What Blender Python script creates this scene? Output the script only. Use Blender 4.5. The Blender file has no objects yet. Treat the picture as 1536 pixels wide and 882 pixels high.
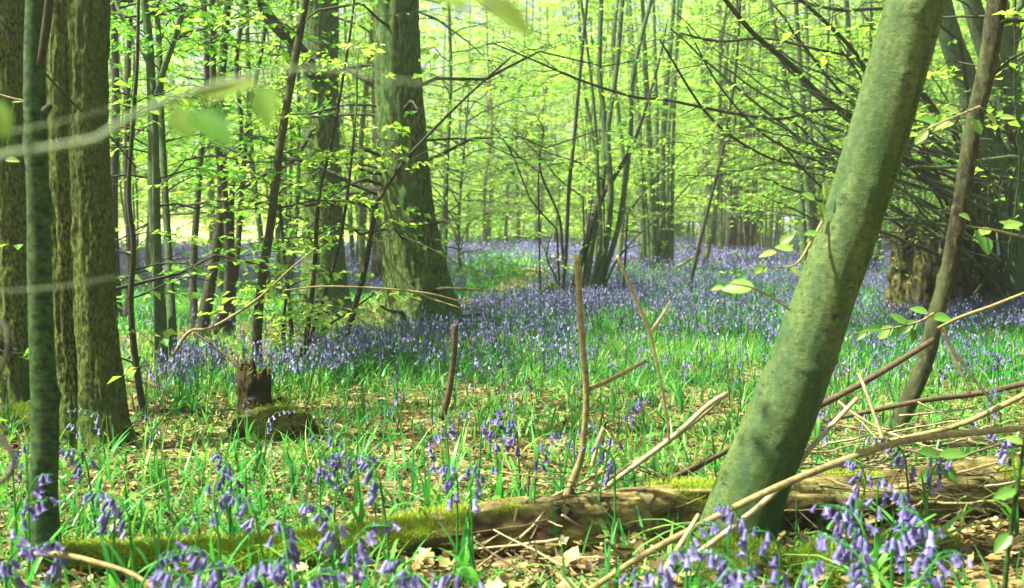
import bpy, math, random
import numpy as np
from mathutils import Vector, Matrix

SC = bpy.context.scene
COL = SC.collection
rng = np.random.default_rng(7)
random.seed(7)
R = math.radians

# ------------------------------------------------------------------ camera, sky, sun
F = 1600.0                      # focal length in photo pixels (photo is 1536 wide)
CAM_H = 0.90
PITCH = math.atan(111 / F)
cam = bpy.data.cameras.new('camera')
cam.lens = 36 * F / 1536
cam.sensor_width = 36
cam.clip_end = 2000
cam.dof.use_dof = True
cam.dof.focus_distance = 4.3
cam.dof.aperture_fstop = 4.4
camo = bpy.data.objects.new('camera', cam)
COL.objects.link(camo)
camo.location = (0, 0, CAM_H)
camo.rotation_euler = (math.pi / 2 - PITCH, 0, 0)
SC.camera = camo

SUN_EL, SUN_AZ = 57, -100       # azimuth measured clockwise from +Y (the view direction): sun high behind left
wd = bpy.data.worlds.new('World')
SC.world = wd
wd.use_nodes = True
wn = wd.node_tree
bg = wn.nodes['Background']
sky = wn.nodes.new('ShaderNodeTexSky')
sky.sky_type = 'NISHITA'
sky.sun_disc = False
sky.sun_elevation = R(SUN_EL)
sky.sun_rotation = R(SUN_AZ)
sky.air_density = 0.6
sky.dust_density = 5.0
sky.ozone_density = 0.2
wn.links.new(sky.outputs[0], bg.inputs[0])
bg.inputs[1].default_value = 0.06
sl = bpy.data.lights.new('sun', 'SUN')
sl.energy = 5.0
sl.angle = R(0.6)
sl.color = (1.0, 0.95, 0.84)
so = bpy.data.objects.new('sun', sl)
COL.objects.link(so)
_d = Vector((math.sin(R(SUN_AZ)) * math.cos(R(SUN_EL)), math.cos(R(SUN_AZ)) * math.cos(R(SUN_EL)), math.sin(R(SUN_EL))))
so.rotation_euler = _d.to_track_quat('Z', 'Y').to_euler()
so.location = _d * 30
SC.view_settings.view_transform = 'Standard'
SC.view_settings.look = 'None'
SC.view_settings.exposure = 2.05
SC.view_settings.gamma = 1.0
SC.view_settings.use_curve_mapping = False
cy = SC.cycles
cy.max_bounces = 7
cy.diffuse_bounces = 4
cy.glossy_bounces = 2
cy.transmission_bounces = 5
cy.transparent_max_bounces = 4
cy.use_adaptive_sampling = True
cy.adaptive_threshold = 0.015
cy.use_denoising = True
cy.sample_clamp_indirect = 6

# ------------------------------------------------------------------ pixel <-> place
_f = np.array([0, math.cos(PITCH), -math.sin(PITCH)])
_u = np.array([0, math.sin(PITCH), math.cos(PITCH)])
_r = np.array([1.0, 0, 0])


def P(px, py, D):
    """the point seen at photo pixel (px,py) that lies D metres in front of the camera"""
    d = _f + (px - 768) / F * _r - (py - 441) / F * _u
    s = D / d[1]
    return np.array([0, 0, CAM_H]) + d * s


def GD(py):
    """distance of level ground seen at row py"""
    return P(768, py, 1.0), CAM_H / max(1e-3, CAM_H - P(768, py, 1.0)[2])


def G(px, py):
    D = GD(py)[1]
    p = P(px, py, D)
    return np.array([p[0], p[1], 0.0])


# ------------------------------------------------------------------ noise
def _h(ix, iy, iz, s):
    n = (ix * 374761393 + iy * 668265263 + iz * 2147483647 + s * 1274126177) & 0xffffffff
    n = ((n ^ (n >> 13)) * 1274126177) & 0xffffffff
    n = (n ^ (n >> 16)) & 0xffff
    return n / 65535.0


def vn(p, seed=0):
    p = np.asarray(p, float)
    i = np.floor(p).astype(np.int64)
    f = p - i
    f = f * f * (3 - 2 * f)
    x, y, z = i[:, 0], i[:, 1], i[:, 2]
    out = 0
    for dx in (0, 1):
        wx = f[:, 0] if dx else 1 - f[:, 0]
        for dy in (0, 1):
            wy = f[:, 1] if dy else 1 - f[:, 1]
            for dz in (0, 1):
                wz = f[:, 2] if dz else 1 - f[:, 2]
                out = out + wx * wy * wz * _h(x + dx, y + dy, z + dz, seed)
    return out


def fbm(p, seed=0, o=4):
    p = np.asarray(p, float)
    a, s, t = 1.0, 0, 0
    for k in range(o):
        s = s + a * vn(p * 2 ** k, seed + k)
        t += a
        a *= 0.5
    return s / t


def n2(x, y, sc, seed=0, o=3):
    x, y = np.atleast_1d(x), np.atleast_1d(y)
    return fbm(np.stack([x * sc, y * sc, np.zeros_like(x) + 0.37], 1), seed, o)


def height(x, y):
    x, y = np.atleast_1d(np.asarray(x, float)), np.atleast_1d(np.asarray(y, float))
    z = (n2(x, y, 0.6, 3, 2) - 0.5) * 0.07
    z = z + np.clip((x - 1.6) / 3, 0, 1) * np.clip((7 - y) / 5, 0, 1) * 0.05
    z = z + np.clip((y - 34) / 45, 0, 1) ** 1.0 * np.clip((-x - 3) / 12, 0, 1) * 3.2   # the field behind the wood rises to the left
    z = z + np.clip((y - 60) / 80, 0, 1) * 3.0
    return z


def hz(x, y):
    return float(height(x, y)[0])


# ------------------------------------------------------------------ mesh helpers
class Geo:
    def __init__(s):
        s.V, s.F, s.T, s.M, s.n = [], [], [], [], 0

    def add(s, V, Fs, tint=0.5, mat=0):
        V = np.asarray(V, float).reshape(-1, 3)
        if not isinstance(Fs, (list, tuple)):
            Fs = [Fs]
        t = np.broadcast_to(np.asarray(tint, float), (len(V),))
        for f in Fs:
            f = np.asarray(f, np.int64)
            if len(f):
                s.F.append(f + s.n)
                s.M.append(np.full(len(f), mat))
        s.V.append(V)
        s.T.append(t)
        s.n += len(V)
        return s

    def mesh(s, name, mats, smooth=True):
        me = bpy.data.meshes.new(name)
        V = np.concatenate(s.V).astype(np.float32)
        me.vertices.add(len(V))
        me.vertices.foreach_set('co', V.ravel())
        lp = np.concatenate([f.ravel() for f in s.F]).astype(np.int32)
        tot = np.concatenate([np.full(len(f), f.shape[1]) for f in s.F])
        st = np.concatenate([[0], np.cumsum(tot)[:-1]]).astype(np.int32)
        me.loops.add(len(lp))
        me.loops.foreach_set('vertex_index', lp)
        me.polygons.add(len(st))
        me.polygons.foreach_set('loop_start', st)
        if not isinstance(mats, (list, tuple)):
            mats = [mats]
        for m in mats:
            me.materials.append(m)
        me.polygons.foreach_set('material_index', np.concatenate(s.M).astype(np.int32))
        me.polygons.foreach_set('use_smooth', np.full(len(st), smooth))
        a = me.attributes.new('tint', 'FLOAT', 'POINT')
        a.data.foreach_set('value', np.concatenate(s.T).astype(np.float32))
        me.update(calc_edges=True)
        return me


def link(name, data, parent=None, loc=None, rotz=None, scale=None):
    o = bpy.data.objects.new(name, data)
    COL.objects.link(o)
    if parent is not None:
        o.parent = parent
    if loc is not None:
        o.location = tuple(loc)
    if rotz is not None:
        o.rotation_euler = (0, 0, rotz)
    if scale is not None:
        o.scale = (scale,) * 3 if np.isscalar(scale) else tuple(scale)
    return o


def tag(o, label=None, cat=None, group=None, kind=None):
    if label:
        o['label'] = label
    if cat:
        o['category'] = cat
    if group:
        o['group'] = group
    if kind:
        o['kind'] = kind
    return o


def empty(name, loc, label, cat, group=None):
    o = link(name, None, loc=loc)
    o.empty_display_size = 0.1
    return tag(o, label, cat, group)


def catmull(pts, n):
    p = np.asarray(pts, float)
    if len(p) == 2:
        t = np.linspace(0, 1, n)[:, None]
        return p[0] * (1 - t) + p[1] * t
    q = np.vstack([2 * p[0] - p[1], p, 2 * p[-1] - p[-2]])
    u = np.linspace(0, len(p) - 1 - 1e-9, n)
    i = u.astype(int)
    t = (u - i)[:, None]
    a, b, c, d = q[i], q[i + 1], q[i + 2], q[i + 3]
    return 0.5 * (2 * b + (c - a) * t + (2 * a - 5 * b + 4 * c - d) * t * t + (3 * b - a - 3 * c + d) * t ** 3)


def frames(Pt):
    T = np.gradient(Pt, axis=0)
    T /= np.linalg.norm(T, axis=1)[:, None] + 1e-9
    ref = np.array([1.0, 0.13, 0.05]) if abs(T[len(T) // 2][0]) < 0.8 else np.array([0.1, 0.2, 1.0])
    A = np.cross(T, ref)
    A /= np.linalg.norm(A, axis=1)[:, None] + 1e-9
    B = np.cross(T, A)
    return T, A, B


def tube(Pt, Rd, segs=8, disp=None, cap=True):
    Pt = np.asarray(Pt, float)
    n = len(Pt)
    Rd = np.broadcast_to(np.asarray(Rd, float), (n,))
    T, A, B = frames(Pt)
    th = np.linspace(0, 2 * math.pi, segs, endpoint=False)
    s = np.concatenate([[0], np.cumsum(np.linalg.norm(np.diff(Pt, axis=0), axis=1))])
    rad = np.repeat(Rd[:, None], segs, 1)
    if disp is not None:
        TH, S = np.meshgrid(th, s)
        rad = rad + disp(TH.ravel(), S.ravel(), rad.ravel()).reshape(n, segs)
    V = Pt[:, None] + rad[..., None] * (np.cos(th)[None, :, None] * A[:, None] + np.sin(th)[None, :, None] * B[:, None])
    i = np.arange(n - 1)[:, None] * segs
    j = np.arange(segs)[None]
    j2 = (j + 1) % segs
    Q = np.stack([i + j, i + j2, i + segs + j2, i + segs + j], -1).reshape(-1, 4)
    V = V.reshape(-1, 3)
    Fs = [Q]
    if cap:
        V = np.vstack([V, Pt[:1] - T[:1] * Rd[0] * 0.15, Pt[-1:] + T[-1:] * Rd[-1] * 0.2])
        a = n * segs
        j = np.arange(segs)
        k = (j + 1) % segs
        Fs.append(np.stack([np.full(segs, a), k, j], -1))
        o = (n - 1) * segs
        Fs.append(np.stack([np.full(segs, a + 1), o + j, o + k], -1))
    return V, Fs


def tubes(PK, RK, segs=3):
    """many thin tubes at once: PK (K,N,3), RK (K,N)"""
    K, n = PK.shape[:2]
    T = np.gradient(PK, axis=1)
    T /= np.linalg.norm(T, axis=2, keepdims=True) + 1e-9
    ref = np.where(np.abs(T[:, n // 2, 2:3]) < 0.8, np.array([[0.05, 0.1, 1.0]]), np.array([[1.0, 0.1, 0.05]]))
    A = np.cross(T, ref[:, None])
    A /= np.linalg.norm(A, axis=2, keepdims=True) + 1e-9
    B = np.cross(T, A)
    th = np.linspace(0, 2 * math.pi, segs, endpoint=False)
    V = PK[:, :, None] + RK[:, :, None, None] * (np.cos(th)[:, None] * A[:, :, None] + np.sin(th)[:, None] * B[:, :, None])
    k = np.arange(K)[:, None, None] * n * segs
    i = np.arange(n - 1)[None, :, None] * segs
    j = np.arange(segs)[None, None]
    j2 = (j + 1) % segs
    Q = np.stack([k + i + j, k + i + j2, k + i + segs + j2, k + i + segs + j], -1).reshape(-1, 4)
    return V.reshape(-1, 3), Q


def scatter(TV, TF, pos, yaw=None, scale=1.0, tilt=None, tiltdir=None):
    """copies of a small template (TV, list of faces) at pos; tilt leans z towards tiltdir"""
    N = len(pos)
    TV = np.asarray(TV, float)
    yaw = rng.uniform(0, 6.283, N) if yaw is None else yaw
    scale = np.broadcast_to(np.asarray(scale, float).reshape(-1, 1) if np.ndim(scale) == 1 else np.asarray(scale, float), (N, 1) if np.ndim(scale) < 2 else np.shape(scale))
    c, s = np.cos(yaw), np.sin(yaw)
    X = np.broadcast_to(TV[None], (N,) + TV.shape) * (scale[:, None] if scale.shape[1] in (1, 3) else 1)
    x = X[..., 0] * c[:, None] - X[..., 1] * s[:, None]
    y = X[..., 0] * s[:, None] + X[..., 1] * c[:, None]
    z = X[..., 2]
    if tilt is not None:
        td = rng.uniform(0, 6.283, N) if tiltdir is None else tiltdir
        cx, cy_ = np.cos(td)[:, None], np.sin(td)[:, None]
        ct, st = np.cos(tilt)[:, None], np.sin(tilt)[:, None]
        a = x * cx + y * cy_
        b = -x * cy_ + y * cx
        a2 = a * ct + z * st
        z = -a * st + z * ct
        x = a2 * cx - b * cy_
        y = a2 * cy_ + b * cx
    V = np.stack([x, y, z], -1) + pos[:, None]
    out = []
    for f in TF:
        f = np.asarray(f, np.int64)
        out.append((f[None] + (np.arange(N) * len(TV))[:, None, None]).reshape(-1, f.shape[1]))
    return V.reshape(-1, 3), out


# ------------------------------------------------------------------ materials
def mat(name):
    m = bpy.data.materials.new(name)
    m.use_nodes = True
    nt = m.node_tree
    b = nt.nodes['Principled BSDF']
    return m, nt, b


def nd(nt, t, **k):
    n = nt.nodes.new(t)
    for a, v in k.items():
        if a in n.inputs:
            n.inputs[a].default_value = v
        else:
            setattr(n, a, v)
    return n


def ramp(nt, fac, stops):
    r = nt.nodes.new('ShaderNodeValToRGB')
    e = r.color_ramp.elements
    while len(e) < len(stops):
        e.new(0.5)
    for k, (p, c) in enumerate(stops):
        e[k].position = p
        e[k].color = (*c, 1)
    nt.links.new(fac, r.inputs[0])
    return r.outputs[0]


def noise(nt, scale, detail=4, vec=None, rough=0.6, dist=0.0):
    n = nd(nt, 'ShaderNodeTexNoise', Scale=scale, Detail=detail, Roughness=rough, Distortion=dist)
    if vec is not None:
        nt.links.new(vec, n.inputs['Vector'])
    return n.outputs['Fac']


def mapped(nt, scale, kind='Object'):
    tc = nt.nodes.new('ShaderNodeTexCoord')
    mp = nt.nodes.new('ShaderNodeMapping')
    mp.inputs['Scale'].default_value = scale
    nt.links.new(tc.outputs[kind], mp.inputs[0])
    return mp.outputs[0]


def mixc(nt, fac, a, b, mode='MIX'):
    n = nt.nodes.new('ShaderNodeMix')
    n.data_type = 'RGBA'
    n.blend_type = mode
    for sock, v in ((n.inputs[0], fac), (n.inputs[6], a), (n.inputs[7], b)):
        if hasattr(v, 'links'):
            nt.links.new(v, sock)
        else:
            sock.default_value = v if np.isscalar(v) else (*v, 1)
    return n.outputs[2]


def math_(nt, op, a, b=0.0, clamp=False):
    n = nt.nodes.new('ShaderNodeMath')
    n.operation = op
    n.use_clamp = clamp
    for sock, v in zip(n.inputs, (a, b)):
        if hasattr(v, 'links'):
            nt.links.new(v, sock)
        else:
            sock.default_value = v
    return n.outputs[0]


def bump(nt, b, h, strength=0.5, dist=0.01):
    n = nd(nt, 'ShaderNodeBump', Strength=strength, Distance=dist)
    nt.links.new(h, n.inputs['Height'])
    nt.links.new(n.outputs[0], b.inputs['Normal'])


def attr(nt, name='tint'):
    a = nt.nodes.new('ShaderNodeAttribute')
    a.attribute_name = name
    return a.outputs['Fac']


def bark(name, stops, vs=(9, 9, 3), scale=6, rough=0.9, bs=0.6, bd=0.008, algae=None, lent=False):
    m, nt, b = mat(name)
    v = mapped(nt, vs)
    f = noise(nt, scale, 8, v, 0.65)
    c = ramp(nt, f, stops)
    if algae:
        big = noise(nt, 5.0, 7, mapped(nt, (1, 1, 0.35)), 0.7)
        big = ramp(nt, big, [(0.42, (0, 0, 0)), (0.62, (1, 1, 1))])
        c = mixc(nt, big, c, mixc(nt, 0.75, c, algae))
    if lent:
        sp = noise(nt, 60, 2, mapped(nt, (1.2, 1.2, 3)), 0.5)
        sp = ramp(nt, sp, [(0.62, (0, 0, 0)), (0.74, (1, 1, 1))])
        c = mixc(nt, math_(nt, 'MULTIPLY', sp, 0.35), c, (0.24, 0.28, 0.17))
        stv = noise(nt, 9, 5, mapped(nt, (1.6, 1.6, .22)), 0.6)
        c = mixc(nt, ramp(nt, stv, [(0.47, (0, 0, 0)), (0.62, (.75, .75, .75))]), c, (0.022, 0.06, 0.02))
        pit = noise(nt, 22, 3, mapped(nt, (1, 1, 2.5)), 0.5)
        c = mixc(nt, ramp(nt, pit, [(0.28, (.9, .9, .9)), (0.36, (0, 0, 0))]), c, (0.02, 0.025, 0.012))
    nt.links.new(c, b.inputs['Base Color'])
    b.inputs['Roughness'].default_value = rough
    b.inputs['Specular IOR Level'].default_value = 0.25
    fine = noise(nt, scale * 4, 6, v, 0.7)
    bump(nt, b, math_(nt, 'ADD', f, math_(nt, 'MULTIPLY', fine, 0.6)), bs, bd)
    return m


def leafmat(name, stops, trans=0.5, tcol=None, rough=0.5, sat=1.0):
    m, nt, b = mat(name)
    t = attr(nt)
    oi = nt.nodes.new('ShaderNodeObjectInfo')
    t2 = math_(nt, 'ADD', t, math_(nt, 'MULTIPLY', math_(nt, 'SUBTRACT', oi.outputs['Random'], 0.5), 0.25), True)
    c = ramp(nt, t2, stops)
    nt.links.new(c, b.inputs['Base Color'])
    b.inputs['Roughness'].default_value = rough
    b.inputs['Specular IOR Level'].default_value = 0.3
    tr = nt.nodes.new('ShaderNodeBsdfTranslucent')
    tc = mixc(nt, 1.0, c, tcol or (1.5, 1.4, 0.8), 'MULTIPLY')
    nt.links.new(tc, tr.inputs[0])
    mx = nt.nodes.new('ShaderNodeMixShader')
    mx.inputs[0].default_value = trans
    nt.links.new(b.outputs[0], mx.inputs[1])
    nt.links.new(tr.outputs[0], mx.inputs[2])
    nt.links.new(mx.outputs[0], nt.nodes['Material Output'].inputs[0])
    return m


M = {}
M['smooth'] = bark('smooth_green_bark', [(0.30, (0.018, 0.036, 0.007)), (0.44, (0.060, 0.100, 0.022)), (0.72, (0.115, 0.170, 0.048))], (7, 7, 10), 8, 0.8, 0.8, 0.003, (0.022, 0.060, 0.007), True)
M['sapling'] = bark('sapling_bark', [(0.36, (0.004, 0.016, 0.003)), (0.5, (0.020, 0.055, 0.009)), (0.66, (0.05, 0.105, 0.02))], (9, 9, 12), 5, 0.8, 0.4, 0.003)
M['rough'] = bark('rough_mossy_bark', [(0.38, (0.014, 0.014, 0.003)), (0.5, (0.10, 0.145, 0.014)), (0.64, (0.24, 0.31, 0.045))], (18, 18, 9), 5, 0.95, 1.0, 0.02, (0.06, 0.125, 0.012))
M['bigtrunk'] = bark('big_trunk_bark', [(0.38, (0.014, 0.018, 0.005)), (0.52, (0.085, 0.125, 0.022)), (0.66, (0.20, 0.25, 0.06))], (8, 8, 3), 6, 0.95, 0.9, 0.02, (0.06, 0.15, 0.035))
M['pole'] = bark('coppice_bark', [(0.3, (0.02, 0.035, 0.014)), (0.55, (0.06, 0.095, 0.035)), (0.75, (0.12, 0.16, 0.065))], (6, 6, 4), 6, 0.9, 0.5, 0.006, (0.05, 0.12, 0.03))
M['farpole'] = bark('far_pole_bark', [(0.3, (0.05, 0.08, 0.02)), (0.7, (0.15, 0.19, 0.06))], (6, 6, 4), 6, 0.9, 0.3, 0.006)
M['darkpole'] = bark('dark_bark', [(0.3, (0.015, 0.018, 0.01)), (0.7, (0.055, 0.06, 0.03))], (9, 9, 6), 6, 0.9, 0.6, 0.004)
M['rod'] = bark('knobbly_brown_bark', [(0.42, (0.010, 0.008, 0.004)), (0.56, (0.038, 0.034, 0.013)), (0.72, (0.12, 0.12, 0.05))], (10, 10, 6), 5, 0.9, 0.8, 0.006, (0.07, 0.10, 0.03))
M['tan'] = bark('tan_twig_bark', [(0.3, (0.12, 0.10, 0.035)), (0.7, (0.30, 0.27, 0.11))], (10, 10, 10), 6, 0.85, 0.5, 0.003)
M['pale'] = bark('pale_dry_stick', [(0.3, (0.20, 0.17, 0.08)), (0.7, (0.42, 0.38, 0.20))], (10, 10, 10), 6, 0.8, 0.4, 0.002)
M['brown'] = bark('brown_stick', [(0.3, (0.04, 0.03, 0.014)), (0.7, (0.13, 0.10, 0.05))], (10, 10, 10), 6, 0.85, 0.5, 0.003)
M['lichen'] = bark('pale_green_bark', [(0.3, (0.10, 0.16, 0.08)), (0.7, (0.24, 0.32, 0.17))], (20, 20, 20), 6, 0.85, 0.4, 0.001)
M['moss'] = leafmat('moss', [(0.0, (0.07, 0.14, 0.01)), (0.5, (0.19, 0.31, 0.02)), (1.0, (0.36, 0.46, 0.04))], 0.25)
M['grass'] = leafmat('grass_blades', [(0.0, (0.015, 0.14, 0.03)), (0.4, (0.045, 0.25, 0.045)), (0.75, (0.15, 0.38, 0.06)), (1.0, (0.40, 0.46, 0.15))], 0.45, rough=0.4)
M['bluebell'] = leafmat('bluebell_petal', [(0.0, (0.09, 0.08, 0.22)), (0.5, (0.19, 0.175, 0.37)), (1.0, (0.40, 0.385, 0.58))], 0.35, (1.1, 1.1, 1.2))
M['beech'] = leafmat('young_leaves', [(0.0, (0.06, 0.21, 0.03)), (0.35, (0.15, 0.34, 0.04)), (0.7, (0.28, 0.48, 0.07)), (1.0, (0.46, 0.60, 0.15))], 0.6, (1.4, 1.4, 0.9))
M['mid'] = leafmat('mid_leaves', [(0.0, (0.03, 0.15, 0.025)), (0.5, (0.09, 0.29, 0.03)), (1.0, (0.24, 0.45, 0.05))], 0.5)
M['litter'] = leafmat('dead_leaf', [(0.0, (0.02, 0.010, 0.005)), (0.3, (0.07, 0.038, 0.013)), (0.55, (0.16, 0.12, 0.038)), (0.8, (0.28, 0.25, 0.085)), (1.0, (0.42, 0.40, 0.17))], 0.2, (1.2, 1.1, 0.8))


# ------------------------------------------------------------------ where litter, grass and flowers grow (world metres)
def gpoly(pts):
    return np.array([G(a, b)[:2] for a, b in pts])


def inside(poly, x, y):
    c = np.zeros(len(x), bool)
    j = len(poly) - 1
    for i in range(len(poly)):
        xi, yi = poly[i]
        xj, yj = poly[j]
        if yi != yj:
            c ^= ((yi > y) != (yj > y)) & (x < (xj - xi) * (y - yi) / (yj - yi) + xi)
        j = i
    return c


PATH = gpoly([(822, 398), (765, 402), (718, 424), (665, 448), (600, 460), (480, 466), (330, 478), (190, 500), (40, 530), (40, 580), (250, 582), (400, 568), (550, 538), (700, 490), (800, 436), (845, 408)])
BAND = gpoly([(400, 610), (470, 556), (560, 530), (690, 484), (815, 440), (900, 425), (1000, 450), (860, 500), (700, 525), (570, 580), (470, 610)])
PATCH = gpoly([(672, 425), (700, 398), (760, 394), (790, 402), (740, 418), (700, 445), (672, 452)])
LEFTB = gpoly([(262, 622), (270, 575), (350, 572), (345, 625)])
LEFTC = gpoly([(170, 560), (170, 530), (330, 512), (340, 545)])
FARL = gpoly([(200, 446), (380, 440), (560, 448), (560, 385), (150, 385)])


def dens(x, y):
    """bell, grass, litter amounts at ground positions"""
    jx = x + (n2(x, y, 1.2, 11) - 0.5) * 0.25 * y * 0.4
    jy = y + (n2(x, y, 1.0, 15) - 0.5) * 0.35 * y * 0.4
    pn = n2(x, y, .9, 21, 4)
    pf = n2(x, y, 3.1, 25, 3)
    bell = np.interp(y, [0, 3, 4.5, 5.4, 6.2, 7.5, 10, 14, 18, 60], [.05, .05, .05, .10, .32, .46, .56, .75, 1.1, 1.1])
    bell = bell * np.clip(0.3 + (pn - 0.42) * 5.5, 0.12, 1.3)
    grass = np.interp(y, [0, 2.6, 3.6, 4.2, 5.1, 5.8, 7, 14, 60], [.5, .55, .46, .14, .18, .75, 1, .8, .35])
    grass = grass * np.clip(0.3 + (pf - 0.36) * 4.0, 0.1, 1.2)
    left = x < (-0.13 * y)
    bell = np.where(left & (y < 14), bell * 0.09, bell)
    sd = np.hypot(x + 1.02, (y - 4.35) * 1.2)
    clear = np.clip((sd - .22) / .2, 0, 1)
    grass = np.where(left & (y < 6), np.maximum(grass, 0.32 * np.clip((pn - .35) * 5, 0, 1)), grass)
    lit = np.interp(y, [0, 4.8, 5.6, 6.5, 9, 14], [1, 1, .7, .35, .2, .1])
    i = inside(PATH, jx, jy)
    bell = np.where(i, 0.02, bell)
    grass = np.where(i, 0.16, grass)
    lit = np.where(i, 1.0, lit)
    i = inside(BAND, jx, jy)
    bell = np.where(i, 1.6, bell)
    grass = np.where(i, 0.7, grass)
    for q in (LEFTB, FARL):
        i = inside(q, jx, jy)
        bell = np.where(i, 1.1, bell)
    i = inside(LEFTC, jx, jy)
    bell = np.where(i, 0.12, bell)
    i = inside(PATCH, jx, jy)
    bell = np.where(i, 0.12, bell)
    grass = np.where(i, 1.3, grass)
    hill = (x < -4) & (y > 36)
    grass, bell = grass * clear, bell * clear
    front = y < np.interp(x, [-1.4, -.5, .2, 1.4], [2.62, 2.72, 2.9, 3.3]) + .12
    grass = np.where(front, grass * np.where(x < -.4, .45, .22), grass)
    return np.where(hill, 0, bell), np.where(hill, 0.2, grass), lit


# ground sheet
gx = np.sinh(np.linspace(-4.2, 4.2, 330)) * 3.6
gy = np.concatenate([np.linspace(-14, 0, 12), np.linspace(0.5, 14, 200), np.geomspace(14.3, 260, 110)])
X, Y = np.meshgrid(gx, gy)
x, y = X.ravel(), Y.ravel()
z = height(x, y)
zf = z + (fbm(np.stack([x * 9, y * 9, x * 0], 1), 40, 3) - 0.5) * 0.035 * np.clip((16 - y) / 10, 0, 1)
gg = Geo()
nx = len(gx)
ii = (np.arange(len(gy) - 1)[:, None] * nx + np.arange(nx - 1)[None]).ravel()
gg.add(np.stack([x, y, zf], 1), np.stack([ii, ii + 1, ii + nx + 1, ii + nx], 1))
db, dg, dl = dens(x, y)

gm, nt, b = mat('woodland_floor')
f1 = noise(nt, 26, 8, mapped(nt, (1, 1, 1)), 0.7)
vor = nd(nt, 'ShaderNodeTexVoronoi', Scale=22.0, Randomness=1.0)
nt.links.new(mapped(nt, (1, 1, 1)), vor.inputs['Vector'])
sepc = nt.nodes.new('ShaderNodeSeparateColor')
nt.links.new(vor.outputs['Color'], sepc.inputs[0])
c = ramp(nt, sepc.outputs[0], [(0.0, (0.05, 0.03, 0.012)), (0.3, (0.14, 0.09, 0.03)), (0.65, (0.32, 0.25, 0.09)), (1.0, (0.45, 0.38, 0.16))])
c = mixc(nt, 0.45, c, ramp(nt, f1, [(0.35, (0.04, 0.028, 0.012)), (0.65, (0.34, 0.27, 0.11))]))
g1 = noise(nt, 40, 5, mapped(nt, (1, 1, 1)), 0.7)
gcol = ramp(nt, g1, [(0.35, (0.02, 0.08, 0.012)), (0.65, (0.08, 0.22, 0.03))])
c = mixc(nt, attr(nt, 'green'), c, gcol)
c = mixc(nt, attr(nt, 'violet'), c, ramp(nt, g1, [(0.35, (0.10, 0.12, 0.22)), (0.65, (0.30, 0.25, 0.55))]))
c = mixc(nt, attr(nt, 'field'), c, (0.42, 0.42, 0.17))
nt.links.new(c, b.inputs['Base Color'])
b.inputs['Roughness'].default_value = 0.95
b.inputs['Specular IOR Level'].default_value = 0.1
bump(nt, b, f1, 0.9, 0.03)
gme = gg.mesh('ground', gm)
far = np.clip((y - 10) / 12, 0, 1)
for nm, v in (('green', np.clip(dg, 0, 1) * np.clip((y - 3) / 5, 0.25, .9)), ('violet', np.clip(db, 0, 1) * far * 0.75), ('field', np.clip((y - 33) / 6, 0, 1) * np.clip((-x - 3) / 4, 0, 1))):
    a = gme.attributes.new(nm, 'FLOAT', 'POINT')
    a.data.foreach_set('value', v.astype(np.float32))
ground = tag(link('ground', gme), kind='structure')


def hfoot(x, y):
    return height(x, y)


def fan(n, y0, y1, power=1.0, margin=1.12):
    """random ground positions inside (and a little beyond) the view"""
    u = rng.random(n)
    yy = y0 * (y1 / y0) ** u if power == 0 else (y0 ** power + u * (y1 ** power - y0 ** power)) ** (1 / power)
    xx = rng.uniform(-1, 1, n) * (yy * 0.48 * margin + 0.5)
    return xx, yy


# ------------------------------------------------------------------ leaf litter
def curled_leaf(seed, lobes=0, n=5):
    q = np.random.default_rng(seed)
    t = np.linspace(0, 1, n)
    w = np.sin(np.pi * t ** 0.8) * 0.3
    if lobes:
        w = w * (1 + 0.35 * np.cos(t * 6.28 * lobes))
    w[0] = 0.02
    w[-1] = 0.01
    c1, c2 = q.uniform(-0.5, 0.9), q.uniform(0.1, 0.5)
    zc = c1 * 0.35 * t * t + 0.05
    L = np.stack([t - 0.5, w, zc + w * c2 + q.normal(0, .02, n)], 1)
    Rr = np.stack([t - 0.5, -w, zc + w * c2 + q.normal(0, .02, n)], 1)
    C = np.stack([t - 0.5, 0 * w, zc], 1)
    V = np.concatenate([L, C, Rr])
    i = np.arange(n - 1)
    Fq = np.concatenate([np.stack([i, i + 1, i + n + 1, i + n], 1), np.stack([i + n, i + n + 1, i + 2 * n + 1, i + 2 * n], 1)])
    return V, [Fq]


lit = Geo()
N = 56000
xx, yy = fan(N, 2.2, 13, 1.0)
k = rng.random(N) < dens(xx, yy)[2] * 1.0
xx, yy = xx[k], yy[k]
pos = np.stack([xx, yy, hfoot(xx, yy) + rng.uniform(0.0, 0.03, len(xx))], 1)
for s in range(5):
    p = pos[s::5]
    TV, TF = curled_leaf(s, 2 if s > 2 else 0, 4)
    V, Fs = scatter(TV, TF, p, scale=rng.uniform(.02, .048, len(p)), tilt=np.abs(rng.normal(0, .35, len(p))))
    lit.add(V, Fs, np.repeat(np.clip(rng.beta(1.6, 1.6, len(p)), 0, 1), len(TV)))
tag(link('leaf_litter', lit.mesh('leaf_litter', M['litter'], False)), kind='stuff')

leafmeshes = []
for s in range(8):
    TV, TF = curled_leaf(50 + s, 3 if s % 2 else 0, 7)
    leafmeshes.append(Geo().add(TV, TF, 0.3 + 0.09 * s).mesh('dead_leaf', M['litter']))
for i in range(290):
    yy = rng.uniform(2.15, 3.15)
    xx = rng.uniform(-0.2, 1.0) * yy * 0.5 if i % 3 else rng.uniform(-.5, .5) * yy
    o = link('dead_leaf', leafmeshes[i % 8], ground, (xx, yy, hz(xx, yy) + rng.uniform(.02, .045)), scale=rng.uniform(.04, .075))
    o.rotation_euler = (rng.normal(0, .4), rng.normal(0, .3), rng.uniform(0, 6.28))


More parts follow.
